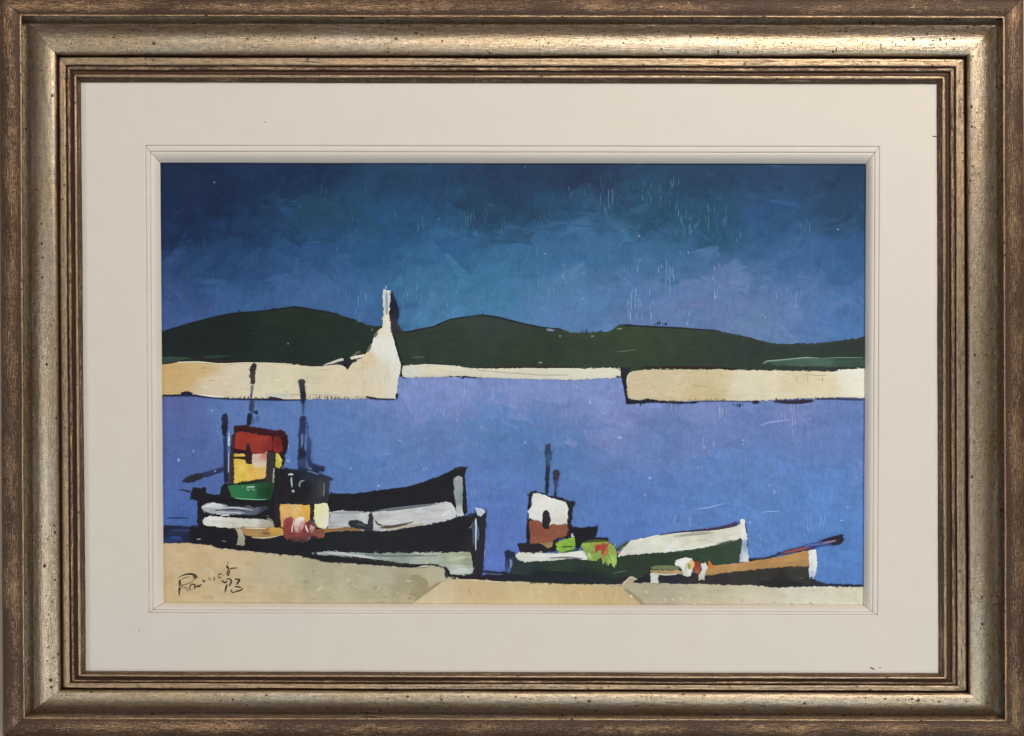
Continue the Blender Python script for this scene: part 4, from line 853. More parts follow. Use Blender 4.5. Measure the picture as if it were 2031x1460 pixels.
P.patch(T('A', (778, 800), (800, 785), (870, 775), (1000, 800), (1200, 830), (1250, 825), (1295, 848), (1325, 895), (1312, 960), (1318, 1040), (1292, 1080), (1285, 1180), (1240, 1240), (1200, 1371), (730, 1371), (745, 1100), (755, 940), (785, 850)), [(470, 850, (60, 26, 28)), (560, 870, (58, 26, 30)), (565, 900, (48, 26, 32)), (465, 900, (50, 40, 44)), (540, 930, (50, 44, 44)), (465, 950, (60, 54, 54))], l, jit=1.0, ang=80)
P.stroke(T('A', (728, 1371), (730, 1200), (740, 1090)), [3, 4, 2], (92, 90, 92), l + 0.5, dry=0.2)
P.patch(T('A', (725, 860), (740, 850), (742, 930), (738, 990), (724, 985), (718, 920)), (176, 190, 210), l + 0.5)
P.build('wheelhouse_frame', b1)
P = Paint(); l = 3.4
P.patch(T('A', (792, 862), (850, 842), (1000, 867), (1160, 895), (1172, 960), (1168, 1032), (1100, 1050), (960, 1050), (880, 1035), (785, 1018)), [(475, 870, (156, 52, 40)), (510, 875, (162, 56, 42)), (500, 890, (150, 50, 38)), (540, 885, (132, 42, 36))], l, ang=10, streak=0.1)
P.patch(T('A', (1172, 900), (1220, 880), (1265, 930), (1272, 1040), (1200, 1060), (1175, 1020)), [(550, 880, (116, 36, 34)), (558, 895, (142, 44, 36))], l, ang=85, streak=0.15)
P.stroke(T('A', (800, 825), (900, 805), (1060, 832), (1230, 855)), [4, 7, 7, 4], (66, 28, 28), l + 0.4, dry=0.3)
P.build('red_wall', b1)
P = Paint()
P.patch(T('A', (775, 1072), (830, 1064), (905, 1070), (890, 1096), (785, 1100)), (206, 168, 44), l)
P.patch(T('A', (785, 1122), (890, 1122), (905, 1165), (960, 1165), (1030, 1180), (1105, 1175), (1100, 1312), (980, 1335), (860, 1348), (788, 1358)), [(470, 920, (218, 176, 30)), (475, 945, (220, 178, 32)), (500, 940, (222, 166, 40)), (520, 930, (216, 168, 70)), (505, 925, (216, 172, 60))], l, ang=85, streak=0.07)
P.patch(T('A', (968, 1072), (1020, 1062), (1112, 1050), (1110, 1130), (1104, 1215), (1020, 1222), (968, 1185)), [(510, 905, (204, 162, 144)), (525, 903, (196, 120, 100)), (515, 920, (202, 176, 146)), (520, 932, (210, 170, 90))], l + 0.3, ang=88, streak=0.1, blend=20)
P.stroke(T('A', (970, 1060), (1040, 1050), (1108, 1055)), [4, 6, 4], (154, 52, 46), l + 0.9, dry=0.5)
P.patch(T('A', (1196, 1062), (1238, 1070), (1268, 1140), (1245, 1215), (1202, 1195)), [(547, 908, (196, 178, 44)), (555, 925, (184, 172, 40))], l, ang=80, streak=0.15)
P.build('yellow_wall', b1)
P = Paint(); k = l + 0.9
P.stroke(T('A', (752, 1022), (850, 1040), (960, 1052)), [5, 5, 3], (46, 24, 24), k)
P.stroke(T('A', (775, 1108), (840, 1106), (895, 1108)), [3, 4, 3], (60, 36, 26), k)
P.stroke(T('A', (922, 960), (928, 1060), (925, 1165)), [5, 11, 10], (56, 32, 28), k, taper=0.2)
P.stroke(T('A', (1150, 1040), (1148, 1200), (1140, 1371)), [14, 14, 14], (58, 50, 50), k, dry=0.05)
P.stroke(T('A', (770, 860), (772, 1000), (760, 1100), (752, 1371)), [4, 5, 6, 7], (62, 46, 48), k - 0.2, dry=0.1)
P.stroke(T('A', (1188, 1200), (1182, 1290), (1178, 1371)), [3, 4, 3], (156, 150, 134), k + 0.4, dry=0.2)
P.stroke(T('A', (1288, 870), (1305, 950), (1295, 1050)), [8, 9, 8], (52, 24, 30), k - 0.4, dry=0.3)
P.build('window_bars', b1)
P = Paint()
P.patch(T('B', (724, 165), (800, 160), (900, 155), (1000, 150), (1090, 135), (1185, 130), (1188, 200), (1150, 312), (1000, 308), (870, 300), (760, 285), (735, 230)), [(470, 970, (48, 116, 68)), (490, 980, (44, 112, 66)), (505, 975, (46, 106, 64)), (515, 975, (34, 70, 44)), (535, 975, (32, 62, 40))], l + 0.2, ang=3, streak=0.14, blend=14)
P.stroke(T('B', (860, 180), (880, 178)), [2, 3], (150, 186, 160), k); P.stroke(T('B', (900, 185), (950, 182), (1000, 182)), [2, 2.5, 2], (158, 190, 166), k)
P.stroke(T('B', (905, 190), (915, 212), (935, 212), (938, 190)), [1.5, 1.5, 1.5, 1.5], (156, 188, 164), k); P.stroke(T('B', (960, 190), (970, 212), (1000, 210)), [1.5, 1.5, 1.5], (150, 184, 160), k)
P.stroke(T('B', (740, 285), (860, 302), (1010, 310), (1140, 308)), [1.2, 2, 1.8, 1], (104, 168, 122), k, dry=0.4)
P.stroke(T('B', (785, 152), (880, 148), (1000, 130), (1095, 108)), [2, 3, 3, 2], (30, 44, 30), k, dry=0.2)
P.build('green_wall', b1)
P = Paint(); l = 3.2
P.patch(T('A', (943, 205), (958, 165), (985, 143), (1002, 180), (1002, 300), (985, 368), (950, 362), (944, 290)), [(500, 725, (54, 46, 46)), (500, 750, (78, 64, 54))], l, ang=88, streak=0.2)
P.stroke(T('A', (968, 365), (962, 430), (955, 500)), [7, 4, 4], (128, 124, 124), l, dry=0.15, color2=(84, 96, 130))
P.stroke(T('A', (955, 460), (952, 515)), [4, 5], (66, 86, 130), l + 0.4)
P.stroke(T('A', (968, 515), (960, 600), (950, 650)), [7, 9, 8], (62, 66, 100), l, dry=0.1)
P.stroke(T('A', (946, 650), (938, 720), (930, 785)), [8, 9, 8], (38, 36, 54), l + 0.2)
P.stroke(T('A', (965, 660), (985, 640), (1010, 640)), [2, 2.5, 3], (46, 52, 84), l); P.patch(T('A', (990, 640), (1010, 630), (1032, 658), (1005, 668)), (36, 40, 62), l)
P.stroke(T('A', (1022, 670), (1018, 760)), [3, 1.5], (74, 88, 130), l, dry=0.3); P.stroke(T('A', (980, 690), (985, 775)), [3, 3], (92, 110, 150), l, dry=0.4)
P.build('mast', b1)
P = Paint()
P.patch(T('A', (658, 700), (672, 672), (700, 662), (722, 682), (722, 780), (712, 872), (700, 905), (668, 872), (660, 790)), [(446, 830, (44, 46, 72)), (446, 850, (34, 34, 48))], l, ang=88)
P.stroke(T('A', (690, 880), (696, 1000), (702, 1150), (705, 1250), (708, 1371)), [7, 6, 8, 9, 8], (46, 54, 100), l, dry=0.05, color2=(34, 34, 48))
P.stroke(T('A', (724, 1000), (728, 1150), (724, 1300)), [2, 2.5, 2], (150, 160, 176), l + 0.4, dry=0.4)
P.build('mast', b1)
P = Paint()
P.patch(T('A', (268, 1338), (320, 1300), (400, 1275), (470, 1255), (520, 1245), (485, 1290), (445, 1325), (340, 1355), (285, 1358)), (44, 44, 56), l, ang=-18, streak=0.2)
P.stroke(T('A', (450, 1285), (570, 1245), (660, 1215), (725, 1200)), [8, 6, 5, 4], (52, 58, 96), l - 0.3, dry=0.15)
P.stroke(T('A', (485, 1300), (580, 1265), (680, 1235)), [4, 4, 3], (46, 50, 80), l, dry=0.2)
P.patch(T('A', (583, 1240), (600, 1232), (605, 1250), (588, 1256)), (170, 180, 206), l + 0.5)
P.build('oar', b1)

# boat 2: in front, black hull
b2 = boat('front boat with a dark wheelhouse above orange and pale yellow panels')
P = Paint(); l = 4.6
P.patch(T('B', (30, 585), (120, 570), (300, 580), (430, 575), (470, 640), (470, 740), (300, 745), (30, 746)), [(330, 1052, (34, 38, 60)), (380, 1060, (36, 40, 62)), (340, 1070, (40, 52, 90)), (400, 1065, (28, 28, 38))], l - 1.2, ang=2, streak=0.35)
P.stroke(T('B', (110, 690), (220, 695), (320, 712)), [4, 6, 2], (52, 74, 128), l - 0.6, dry=0.7)
P.stroke(T('B', (90, 625), (250, 620), (420, 625)), [3, 5, 4], (48, 58, 96), l - 0.6, dry=0.6)
P.patch(T('B', (350, 600), (440, 585), (600, 600), (1250, 600), (1300, 590), 'C', (20, 745), (256, 745), (264, 790), (450, 778), (640, 775), (850, 782), (1000, 755), (1100, 737), (1300, 710), (1430, 680), (1570, 640), (1690, 612), (1740, 596), (1852, 562), (1845, 700), (1838, 800), (1827, 1000), (1812, 1240), (1720, 1245), (1490, 1240), (1420, 1150), (1300, 1120), (1100, 1145), (900, 1132), (600, 1112), (200, 1085), (130, 1060), (0, 1040), 'B', (1500, 880), (1100, 845), (720, 805), (610, 795), (575, 772), (330, 742)), [(420, 1070, (32, 30, 34)), (600, 1080, (34, 34, 37)), (700, 1080, (37, 37, 40)), (900, 1060, (35, 35, 38)), (770, 1090, (38, 37, 40)), (950, 1080, (44, 40, 44))], l, ang=-3, jit=0.8, streak=0.10, var=0.08)
P.stroke(T('B', (400, 712), (450, 706)), [2, 3], (150, 156, 170), l + 0.6, dry=0.3); P.stroke(T('B', (650, 725), (715, 732)), [2, 2.5], (132, 128, 122), l + 0.6, dry=0.3)
P.stroke(T('C', (400, 1050), (640, 1070), (900, 1110), (1200, 1125)), [5, 7, 5, 4], (48, 42, 42), l + 0.7, dry=0.5)
P.build('hull', b2)
P = Paint()
P.patch(T('C', (100, 1002), (250, 976), (450, 990), (700, 1000), (900, 996), (1150, 991), (1400, 995), (1640, 985), (1695, 1000), (1702, 1050), (1717, 1110), (1718, 1200), (1660, 1218), (1500, 1222), (1472, 1172), (1440, 1140), (1330, 1110), (1150, 1116), (900, 1090), (700, 1060), (400, 1030), (180, 1027)), [(640, 1098, (158, 162, 156)), (700, 1100, (150, 154, 148)), (780, 1105, (146, 152, 140)), (850, 1110, (160, 164, 146)), (900, 1110, (160, 164, 138)), (925, 1110, (150, 154, 126)), (910, 1135, (176, 180, 168))], l + 0.7, ang=2, streak=0.2, blend=30)
P.stroke(T('C', (180, 995), (400, 1005), (650, 1040), (800, 1062)), [3, 5, 5, 2], (176, 178, 170), l + 1.3, dry=0.4)
P.stroke(T('C', (500, 1010), (900, 1030), (1400, 1020)), [3, 5, 3], (120, 126, 120), l + 1.3, dry=0.6)
P.stroke(T('C', (1480, 1190), (1580, 1180), (1700, 1160)), [5, 9, 6], (186, 190, 182), l + 1.3, dry=0.5)
P.stroke(T('C', (1430, 1080), (1560, 1060), (1690, 1030)), [4, 8, 5], (170, 172, 140), l + 1.3, dry=0.6)
P.stroke(T('C', (1150, 1145), (1240, 1130), (1300, 1145)), [2, 3, 2], (178, 178, 164), l + 1.3, dry=0.4)
P.stroke(T('C', (1440, 1180), (1455, 1230), (1470, 1255)), [4, 6, 6], (56, 54, 54), l + 1.0, dry=0.2)
P.build('bottom_strake', b2)
P = Paint()
P.stroke(T('C', (1790, 570), (1795, 800), (1775, 1100), (1765, 1240)), [16, 17, 17, 17], (44, 40, 48), l + 0.8, dry=0.05)
P.stroke(T('C', (1740, 640), (1748, 720), (1745, 830), (1745, 990)), [4, 3, 2.5, 1.5], (176, 192, 204), l + 1.5, dry=0.15)
P.stroke(T('C', (1718, 650), (1722, 800), (1720, 960)), [6, 5, 3], (70, 82, 100), l + 1.2, dry=0.35)
P.stroke(T('C', (1760, 720), (1768, 800), (1762, 900)), [3, 5, 3], (82, 98, 116), l + 1.2, dry=0.5)
P.stroke(T('C', (1672, 752), (1698, 738), (1704, 710)), [1.5, 2.5, 1.5], (120, 126, 134), l + 1.2)
P.patch(T('C', (1740, 548), (1790, 545), (1832, 572), (1828, 600), (1792, 632), (1768, 612), (1750, 585)), (176, 188, 208), l + 1.6, ang=60, streak=0.3)
P.stroke(T('C', (1640, 632), (1700, 618), (1748, 608)), [2, 4, 3], (50, 54, 84), l + 0.9, dry=0.3)
P.stroke(T('C', (1840, 960), (1832, 1040)), [1.5, 1.5], (150, 160, 186), l + 0.5)
P.build('stem_post', b2)
P = Paint(); g = l + 0.8
P.patch(T('B', (790, 598), (880, 592), (1000, 597), (1150, 592), (1240, 590), (1290, 618), (1275, 662), (1180, 682), (1090, 697), (980, 690), (900, 670), (850, 625)), [(480, 1052, (170, 128, 80)), (520, 1055, (166, 124, 72)), (550, 1052, (196, 148, 60)), (560, 1058, (204, 154, 70)), (510, 1065, (170, 134, 84))], g, ang=4, streak=0.15, blend=16)
P.stroke(T('B', (960, 690), (1080, 697), (1190, 682), (1280, 660)), [1.5, 2.5, 2, 1], (206, 182, 140), g + 0.6)
P.stroke(T('B', (880, 597), (1000, 600), (1150, 600)), [1.5, 2.5, 1.5], (196, 176, 140), g + 0.6, dry=0.3)
P.stroke(T('B', (1060, 645), (1160, 655)), [3, 3], (112, 92, 52), g + 0.6, dry=0.4)
P.stroke(T('C', (-195, 800), (0, 800), (180, 780), (300, 765), (450, 755), (560, 765), (640, 778)), [8, 8, 9, 8, 7, 6, 2], (156, 112, 72), g, dry=0.2, color2=(146, 106, 60))
P.stroke(T('C', (230, 750), (330, 745), (430, 742)), [2, 3, 1], (196, 180, 160), g + 0.5, dry=0.3)
P.build('gunwale', b2)
P = Paint()
P.patch(T('B', (790, 604), (842, 602), (872, 640), (892, 690), (892, 755), (870, 772), (812, 765), (828, 690), (815, 635)), [(475, 1055, (176, 162, 136)), (483, 1075, (150, 142, 126))], g + 0.3, ang=75, streak=0.2)
P.build('stern_post', b2)
P = Paint(); c = 5.2
P.patch(T('B', (1200, 5), (1300, -5), (1420, 10), (1510, -10), (1560, 15), (1700, 70), (1778, 98), (1745, 118), (1738, 340), (1722, 352), (1590, 360), (1552, 365), (1400, 362), (1245, 360), (1180, 335), (1190, 200)), [(570, 960, (36, 34, 38)), (600, 970, (33, 32, 35)), (640, 980, (50, 50, 54)), (645, 960, (56, 58, 64)), (625, 945, (44, 46, 56))], c, jit=0.9, ang=85, streak=0.2)
P.patch(T('B', (1185, 330), (1245, 340), (1255, 600), (1190, 600)), (44, 36, 38), c - 0.3, ang=85)
P.stroke(T('B', (1572, 345), (1572, 440), (1568, 530)), [8, 8, 6], (48, 42, 40), c + 0.4)
P.stroke(T('B', (1640, 70), (1660, 200), (1650, 330)), [8, 10, 8], (62, 64, 68), c + 0.8, dry=0.6)
P.stroke(T('B', (1690, 130), (1688, 220), (1682, 310)), [2, 3, 2], (112, 114, 116), c + 0.9, dry=0.5)
P.stroke(T('B', (1325, 62), (1350, 52), (1392, 62)), [3, 4, 2], (172, 178, 186), c + 1.0, dry=0.2); P.stroke(T('B', (1360, 70), (1362, 130), (1370, 195)), [3, 3.4, 2], (160, 164, 172), c + 1.0, dry=0.15)
P.patch(T('B', (1365, 222), (1382, 212), (1396, 232), (1380, 245)), (176, 172, 168), c + 1.0); P.stroke(T('B', (1500, 118), (1455, 125), (1442, 150), (1445, 195)), [2, 3, 3, 2], (142, 148, 158), c + 1.0, dry=0.2)
P.stroke(T('B', (1530, 10), (1620, 50), (1765, 100)), [4, 5, 3], (46, 52, 78), c + 0.7, dry=0.3)
P.stroke(T('B', (1510, 25), (1560, 30), (1650, 65)), [1.5, 2.5, 1.5], (96, 112, 150), c + 1.0, dry=0.4)
P.build('wheelhouse', b2)
P = Paint(); y = c + 0.7
P.patch(T('B', (1245, 358), (1320, 356), (1400, 360), (1500, 362), (1552, 358), (1548, 450), (1545, 540), (1440, 560), (1300, 580), (1258, 590), (1246, 500)), [(565, 1010, (214, 160, 80)), (585, 1008, (212, 168, 90)), (605, 1008, (216, 160, 52)), (612, 1020, (212, 152, 44)), (565, 1035, (206, 148, 76))], y, ang=60, streak=0.1, blend=20)
P.build('orange_panel', b2)
P = Paint()
P.patch(T('B', (1590, 358), (1640, 350), (1722, 346), (1732, 420), (1732, 560), (1702, 600), (1625, 590), (1602, 545), (1582, 480)), [(626, 1010, (212, 204, 138)), (640, 1010, (222, 218, 158)), (630, 1035, (214, 210, 148)), (645, 1035, (224, 222, 180))], y, ang=85, streak=0.06, blend=20)
P.stroke(T('B', (1742, 430), (1740, 500), (1730, 580)), [3, 4, 3], (206, 206, 200), y + 0.6, dry=0.2)
P.stroke(T('B', (1750, 440), (1742, 500), (1738, 560)), [1.5, 1.5, 1], (52, 48, 50), y + 0.8)
P.build('pale_yellow_panel', b2)
P = Paint(); r = y + 0.8
P.patch(T('R', (150, 600), (400, 560), (1000, 620), (1200, 850), (1050, 1050), (700, 1100), (300, 1080), (150, 950)), (128, 62, 58), r - 0.3, ang=80, streak=0.3)
P.patch(T('R', (330, 960), (600, 920), (800, 930), (960, 980), (970, 1140), (860, 1200), (760, 1235), (600, 1215), (430, 1250), (330, 1120)), [(585, 1060, (136, 66, 60)), (600, 1060, (130, 66, 60)), (590, 1070, (96, 56, 54)), (600, 1074, (72, 52, 52)), (585, 1075, (76, 48, 48)), (612, 1066, (110, 62, 58))], r - 0.1, ang=80, streak=0.3, jit=1.2, blend=14)
P.patch(T('R', (118, 560), (200, 450), (300, 405), (380, 440), (450, 485), (420, 650), (395, 900), (350, 1060), (320, 1130), (230, 1150), (120, 1020), (105, 750)), [(572, 1030, (154, 72, 78)), (570, 1048, (142, 60, 54)), (575, 1065, (126, 62, 58)), (580, 1035, (148, 66, 62))], r, ang=80, streak=0.22, jit=1.1, blend=14)
P.patch(T('R', (800, 610), (880, 570), (960, 525), (1060, 620), (1010, 720), (960, 880), (880, 900), (830, 780)), (124, 52, 48), r, ang=70, streak=0.25, jit=1.1)
P.patch(T('R', (1000, 1000), (1060, 850), (1250, 800), (1430, 835), (1445, 960), (1400, 1060), (1250, 1095), (1130, 1040)), [(630, 1055, (136, 80, 60)), (640, 1055, (140, 84, 60)), (622, 1060, (136, 72, 64))], r + 0.1, ang=5, streak=0.2, jit=1.1)
P.patch(T('R', (930, 680), (1050, 690), (1130, 760), (1080, 900), (1000, 985), (940, 900)), [(617, 1046, (186, 146, 134)), (620, 1055, (160, 104, 98))], r + 0.5, ang=75, streak=0.35, jit=1.1, blend=12)
P.patch(T('R', (1035, 590), (1120, 595), (1180, 745), (1100, 720)), (130, 84, 72), r + 0.3)
P.patch(T('R', (445, 660), (480, 560), (540, 460), (640, 405), (770, 410), (795, 560), (780, 720), (720, 860), (640, 960), (560, 930), (470, 900)), [(595, 1027, (214, 198, 172)), (590, 1036, (204, 176, 166)), (602, 1040, (196, 136, 136)), (588, 1048, (200, 160, 150)), (597, 1055, (152, 84, 76))], r + 0.5, ang=100, streak=0.35, jit=1.1, blend=12)
P.stroke(T('R', (520, 450), (440, 610), (390, 780), (400, 930)), [1.5, 2.6, 2.8, 2], (222, 168, 150), r + 1.0, dry=0.1)
P.stroke(T('R', (540, 640), (512, 780), (525, 910)), [2, 3.4, 2.4], (204, 140, 126), r + 1.0, dry=0.2)
P.stroke(T('R', (640, 640), (620, 780), (600, 900)), [2.5, 3.4, 2.4], (170, 100, 94), r + 1.0, dry=0.4)
P.stroke(T('R', (825, 645), (855, 780), (915, 915)), [2.2, 3.4, 2.2], (228, 188, 170), r + 1.0, taper=0.1)
P.stroke(T('R', (925, 1000), (950, 1090), (965, 1180)), [3, 4, 3], (122, 104, 116), r + 0.9, dry=0.3)
P.stroke(T('R', (980, 1020), (1100, 1060), (1200, 1110)), [2, 3, 2], (84, 46, 48), r + 0.6, dry=0.3)
P.build('red_net', b2)
P = Paint(); k = l + 1.4
P.patch(T('C', (455, 705), (480, 677), (540, 670), (600, 686), (662, 712), (668, 620), (690, 590), (712, 640), (706, 765), (640, 772), (560, 752), (490, 737)), [(705, 1040, (44, 46, 50)), (735, 1035, (58, 58, 60)), (720, 1045, (52, 54, 60))], k, ang=15, streak=0.3)
P.stroke(T('C', (520, 700), (600, 715), (660, 735)), [3, 5, 3], (74, 78, 84), k + 0.6, dry=0.5)
P.build('oar', b2)
P = Paint(); l2 = 6.2
P.patch(T('A', (1434, 330), (1455, 318), (1492, 322), (1497, 400), (1505, 500), (1492, 592), (1472, 570), (1452, 450)), [(600, 758, (60, 58, 62)), (602, 790, (44, 44, 60))], l2, ang=86, streak=0.2)
P.stroke(T('A', (1486, 560), (1484, 610), (1485, 670)), [4, 2.4, 3], (60, 72, 112), l2, dry=0.1)
P.patch(T('A', (1452, 705), (1474, 680), (1504, 702), (1498, 800), (1492, 950), (1486, 1035), (1440, 1022), (1440, 860)), [(602, 840, (44, 50, 84)), (600, 880, (58, 66, 104)), (597, 890, (36, 38, 60))], l2, ang=88, streak=0.3)
P.stroke(T('A', (1470, 850), (1468, 950), (1462, 1015)), [3, 4, 2], (104, 122, 160), l2 + 0.7, dry=0.3)
P.patch(T('A', (1436, 1010), (1470, 1040), (1505, 1030), (1505, 1240), (1500, 1290), (1428, 1290), (1430, 1150)), [(597, 900, (34, 36, 54)), (605, 920, (62, 74, 112)), (597, 935, (34, 36, 50))], l2 + 0.1, ang=88, streak=0.3)
P.patch(T('A', (1527, 760), (1535, 880), (1562, 930), (1555, 1080), (1575, 1165), (1640, 1185), (1695, 1200), (1685, 1240), (1620, 1240), (1540, 1190), (1518, 1080), (1525, 930)), [(613, 870, (62, 78, 124)), (616, 910, (52, 62, 104)), (630, 930, (40, 46, 74))], l2 - 0.2, ang=80, streak=0.2)
P.build('mast', b2)

# boat 3: green, white wheelhouse
b3 = boat('green boat with a small white and brown wheelhouse')
P = Paint(); l = 1.8
P.patch(T('D', (-60, 1160), (60, 1140), (118, 1000), (150, 1012), (300, 1030), (720, 1010), (990, 995), (1300, 955), (1669, 925), 'E', (200, 495), (450, 455), (650, 420), (765, 390), (757, 520), (752, 630), (500, 668), (100, 760), 'D', (1260, 1170), (1262, 1235), (1170, 1225), (1095, 1192), (1010, 1246), (900, 1246), (600, 1250), (350, 1242), (180, 1228), (-60, 1222)), [(1000, 1150, (38, 38, 48)), (1030, 1125, (44, 56, 54)), (1100, 1120, (46, 60, 50)), (1080, 1145, (34, 44, 42)), (1200, 1120, (46, 60, 44)), (1180, 1150, (36, 42, 42)), (1300, 1110, (46, 60, 42)), (1400, 1090, (52, 68, 48)), (1460, 1090, (56, 70, 54)), (1280, 1140, (48, 56, 44))], l, ang=-2, var=0.06, streak=0.1, blend=40)
P.stroke(T('D', (0, 1175), (200, 1190), (500, 1200), (900, 1215)), [8, 10, 12, 8], (36, 38, 46), l + 0.7, dry=0.4, var=0.15)
P.stroke(T('D', (200, 1150), (450, 1160), (800, 1165)), [6, 9, 6], (34, 42, 42), l + 0.7, dry=0.5)
P.stroke(T('D', (930, 1155), (1000, 1145), (1070, 1130)), [1.5, 3, 1.5], (84, 96, 92), l + 0.7, dry=0.5)
P.stroke(T('D', (940, 1240), (1000, 1215), (1070, 1190)), [6, 9, 4], (44, 40, 42), l + 0.7, dry=0.2)
P.stroke(T('C', (1810, 1180), (1900, 1195), (2031, 1205)), [4, 6, 4], (46, 52, 80), l - 0.3, dry=0.2)
P.stroke(T('C', (1830, 1205), (1920, 1215), (2031, 1215)), [1.5, 2, 1.5], (96, 104, 128), l + 0.6, dry=0.3)
P.patch(T('C', (1490, 1240), (1700, 1230), (1850, 1220), (2031, 1225), (2080, 1290), (1900, 1284), (1700, 1268), (1500, 1262)), (38, 36, 42), l - 0.2, ang=3)
P.build('hull', b3)
P = Paint(); k = l + 1.2
P.patch(T('D', (132, 1012), (170, 980), (300, 986), (470, 988), (700, 970), (770, 1000), (740, 1045), (600, 1035), (450, 1048), (300, 1058), (220, 1064), (160, 1042)), [(1030, 1105, (196, 192, 178)), (1060, 1105, (204, 200, 186)), (1110, 1105, (190, 186, 170)), (1150, 1100, (204, 202, 190))], k, ang=2, streak=0.16, blend=30)
P.stroke(T('D', (180, 1000), (350, 1015), (560, 1005), (720, 1000)), [3, 6, 5, 3], (214, 210, 198), k + 0.6, dry=0.5)
P.stroke(T('D', (380, 1030), (560, 1025), (720, 1035)), [2, 3, 1], (120, 122, 104), k + 0.6, dry=0.6)
P.patch(T('D', (985, 1015), (1005, 975), (1065, 900), (1090, 885), (1270, 852), (1669, 810), 'E', (200, 345), (500, 312), (700, 278), (765, 250), (765, 385), (700, 412), (500, 466), (250, 512), (0, 534), 'D', (1300, 985)), [(1250, 1085, (196, 192, 176)), (1300, 1075, (198, 194, 172)), (1360, 1075, (198, 192, 166)), (1420, 1060, (196, 190, 164)), (1460, 1050, (202, 196, 176)), (1340, 1092, (210, 206, 192))], k, ang=-8, streak=0.1, blend=30)
P.stroke(T('E', (60, 380), (300, 350), (620, 330)), [3, 6, 3], (168, 162, 142), k + 0.6, dry=0.7)
P.stroke(T('E', (0, 500), (220, 495), (420, 460), (620, 430)), [4, 6, 5, 3], (210, 206, 188), k + 0.6, dry=0.5)
P.stroke(T('E', (480, 462), (600, 440), (720, 405)), [2.5, 4, 3], (92, 92, 80), k + 0.6, dry=0.5)
P.stroke(T('D', (1140, 890), (1300, 845), (1640, 812)), [2, 2, 2], (214, 216, 212), k + 0.6, dry=0.3)
P.build('white_strake', b3)
P = Paint(); 
P.stroke(T('E', (-90, 368), (100, 338), (300, 318), (520, 296), (660, 265), (750, 225)), [1.5, 2.2, 3, 4, 5.5, 7], (42, 40, 66), k + 0.8, dry=0.08, color2=(76, 56, 84))
P.ticks(T('E', (220, 330), (460, 305)), 8, 2.5, 2, (190, 190, 176), k + 1.0)
P.build('rail', b3)
P = Paint()
P.patch(T('E', (752, 215), (765, 195), (795, 205), (808, 270), (818, 380), (828, 400), (822, 420), (828, 500), (836, 625), (745, 632), (752, 560), (765, 480), (770, 410), (748, 385), (756, 320)), [(1474, 1040, (206, 206, 198)), (1475, 1060, (214, 212, 204)), (1476, 1080, (150, 164, 182)), (1472, 1105, (172, 182, 192)), (1478, 1112, (196, 200, 200))], k + 0.9, ang=86, streak=0.18, blend=16)
P.stroke(T('E', (822, 400), (826, 460), (800, 520), (815, 600), (830, 620)), [2, 3, 3, 3, 2], (52, 66, 112), k + 0.7, dry=0.15)
P.stroke(T('E', (800, 230), (812, 300), (818, 370)), [1.5, 2, 1.5], (60, 60, 84), k + 1.2, dry=0.3)
P.build('stem_post', b3)
P = Paint()
P.patch(T('D', (50, 975), (75, 964), (122, 985), (128, 1030), (108, 1080), (90, 1155), (58, 1150), (52, 1060)), [(1005, 1100, (38, 44, 62)), (1012, 1120, (52, 66, 92)), (1010, 1132, (70, 92, 136))], k + 0.2, ang=85, streak=0.3)
P.stroke(T('D', (95, 1030), (100, 1080), (90, 1130)), [4, 5, 3], (112, 130, 156), k + 0.8, dry=0.5)
P.patch(T('D', (150, 912), (240, 905), (330, 905), (390, 925), (460, 965), (440, 975), (340, 988), (180, 988), (165, 945)), (42, 38, 42), k + 0.2, jit=1.0)
P.patch(T('D', (270, 963), (285, 958), (290, 972), (274, 976)), (170, 160, 140), k + 1.0)
P.build('stern', b3)
P = Paint(); c = 3.2
P.patch(T('D', (245, 505), (262, 480), (290, 474), (400, 508), (500, 530), (628, 572), (605, 615), (605, 700), (592, 740), (622, 790), (604, 852), (560, 870), (480, 880), (440, 960), (260, 925), (232, 900), (225, 800), (238, 690), (240, 600)), (40, 36, 44), c, jit=1.0)
P.build('wheelhouse_frame', b3)
P = Paint(); c2 = c + 0.8
P.patch(T('D', (285, 492), (330, 492), (450, 538), (550, 567), (572, 620), (562, 755), (430, 760), (415, 785), (370, 780), (350, 735), (248, 705), (242, 640), (266, 600), (270, 530)), [(1060, 985, (204, 200, 190)), (1080, 1000, (210, 206, 196)), (1115, 1010, (206, 202, 190)), (1120, 1030, (200, 194, 180)), (1055, 1020, (206, 202, 192))], c2, ang=20, streak=0.06, var=0.03, blend=25)
P.patch(T('D', (246, 722), (300, 718), (352, 735), (372, 790), (412, 788), (430, 748), (562, 748), (562, 842), (475, 870), (430, 900), (300, 912), (262, 905), (252, 800)), [(1060, 1050, (146, 80, 60)), (1080, 1065, (140, 80, 58)), (1115, 1050, (140, 84, 62)), (1060, 1075, (150, 86, 62))], c2 + 0.5, ang=4, streak=0.1, blend=25)
P.patch(T('D', (330, 905), (442, 888), (442, 935), (402, 948)), (154, 128, 80), c2 + 0.6, ang=-10)
P.build('wheelhouse', b3)
P = Paint()
P.patch(T('D', (362, 660), (372, 640), (395, 634), (414, 650), (424, 720), (412, 786), (368, 790), (355, 720)), [(1083, 1020, (54, 42, 42)), (1083, 1035, (42, 38, 38))], c2 + 1.2, ang=85, streak=0.2)
P.build('window', b3)
P = Paint()
P.patch(T('D', (386, 90), (398, 100), (420, 85), (425, 130), (434, 165), (424, 215), (428, 250), (416, 330), (412, 480), (398, 510), (384, 495), (388, 350), (392, 250), (386, 170)), [(1085, 890, (50, 64, 88)), (1088, 910, (62, 84, 116)), (1085, 940, (38, 46, 64)), (1085, 975, (36, 46, 62))], c2 + 0.4, ang=88, streak=0.3, blend=14)
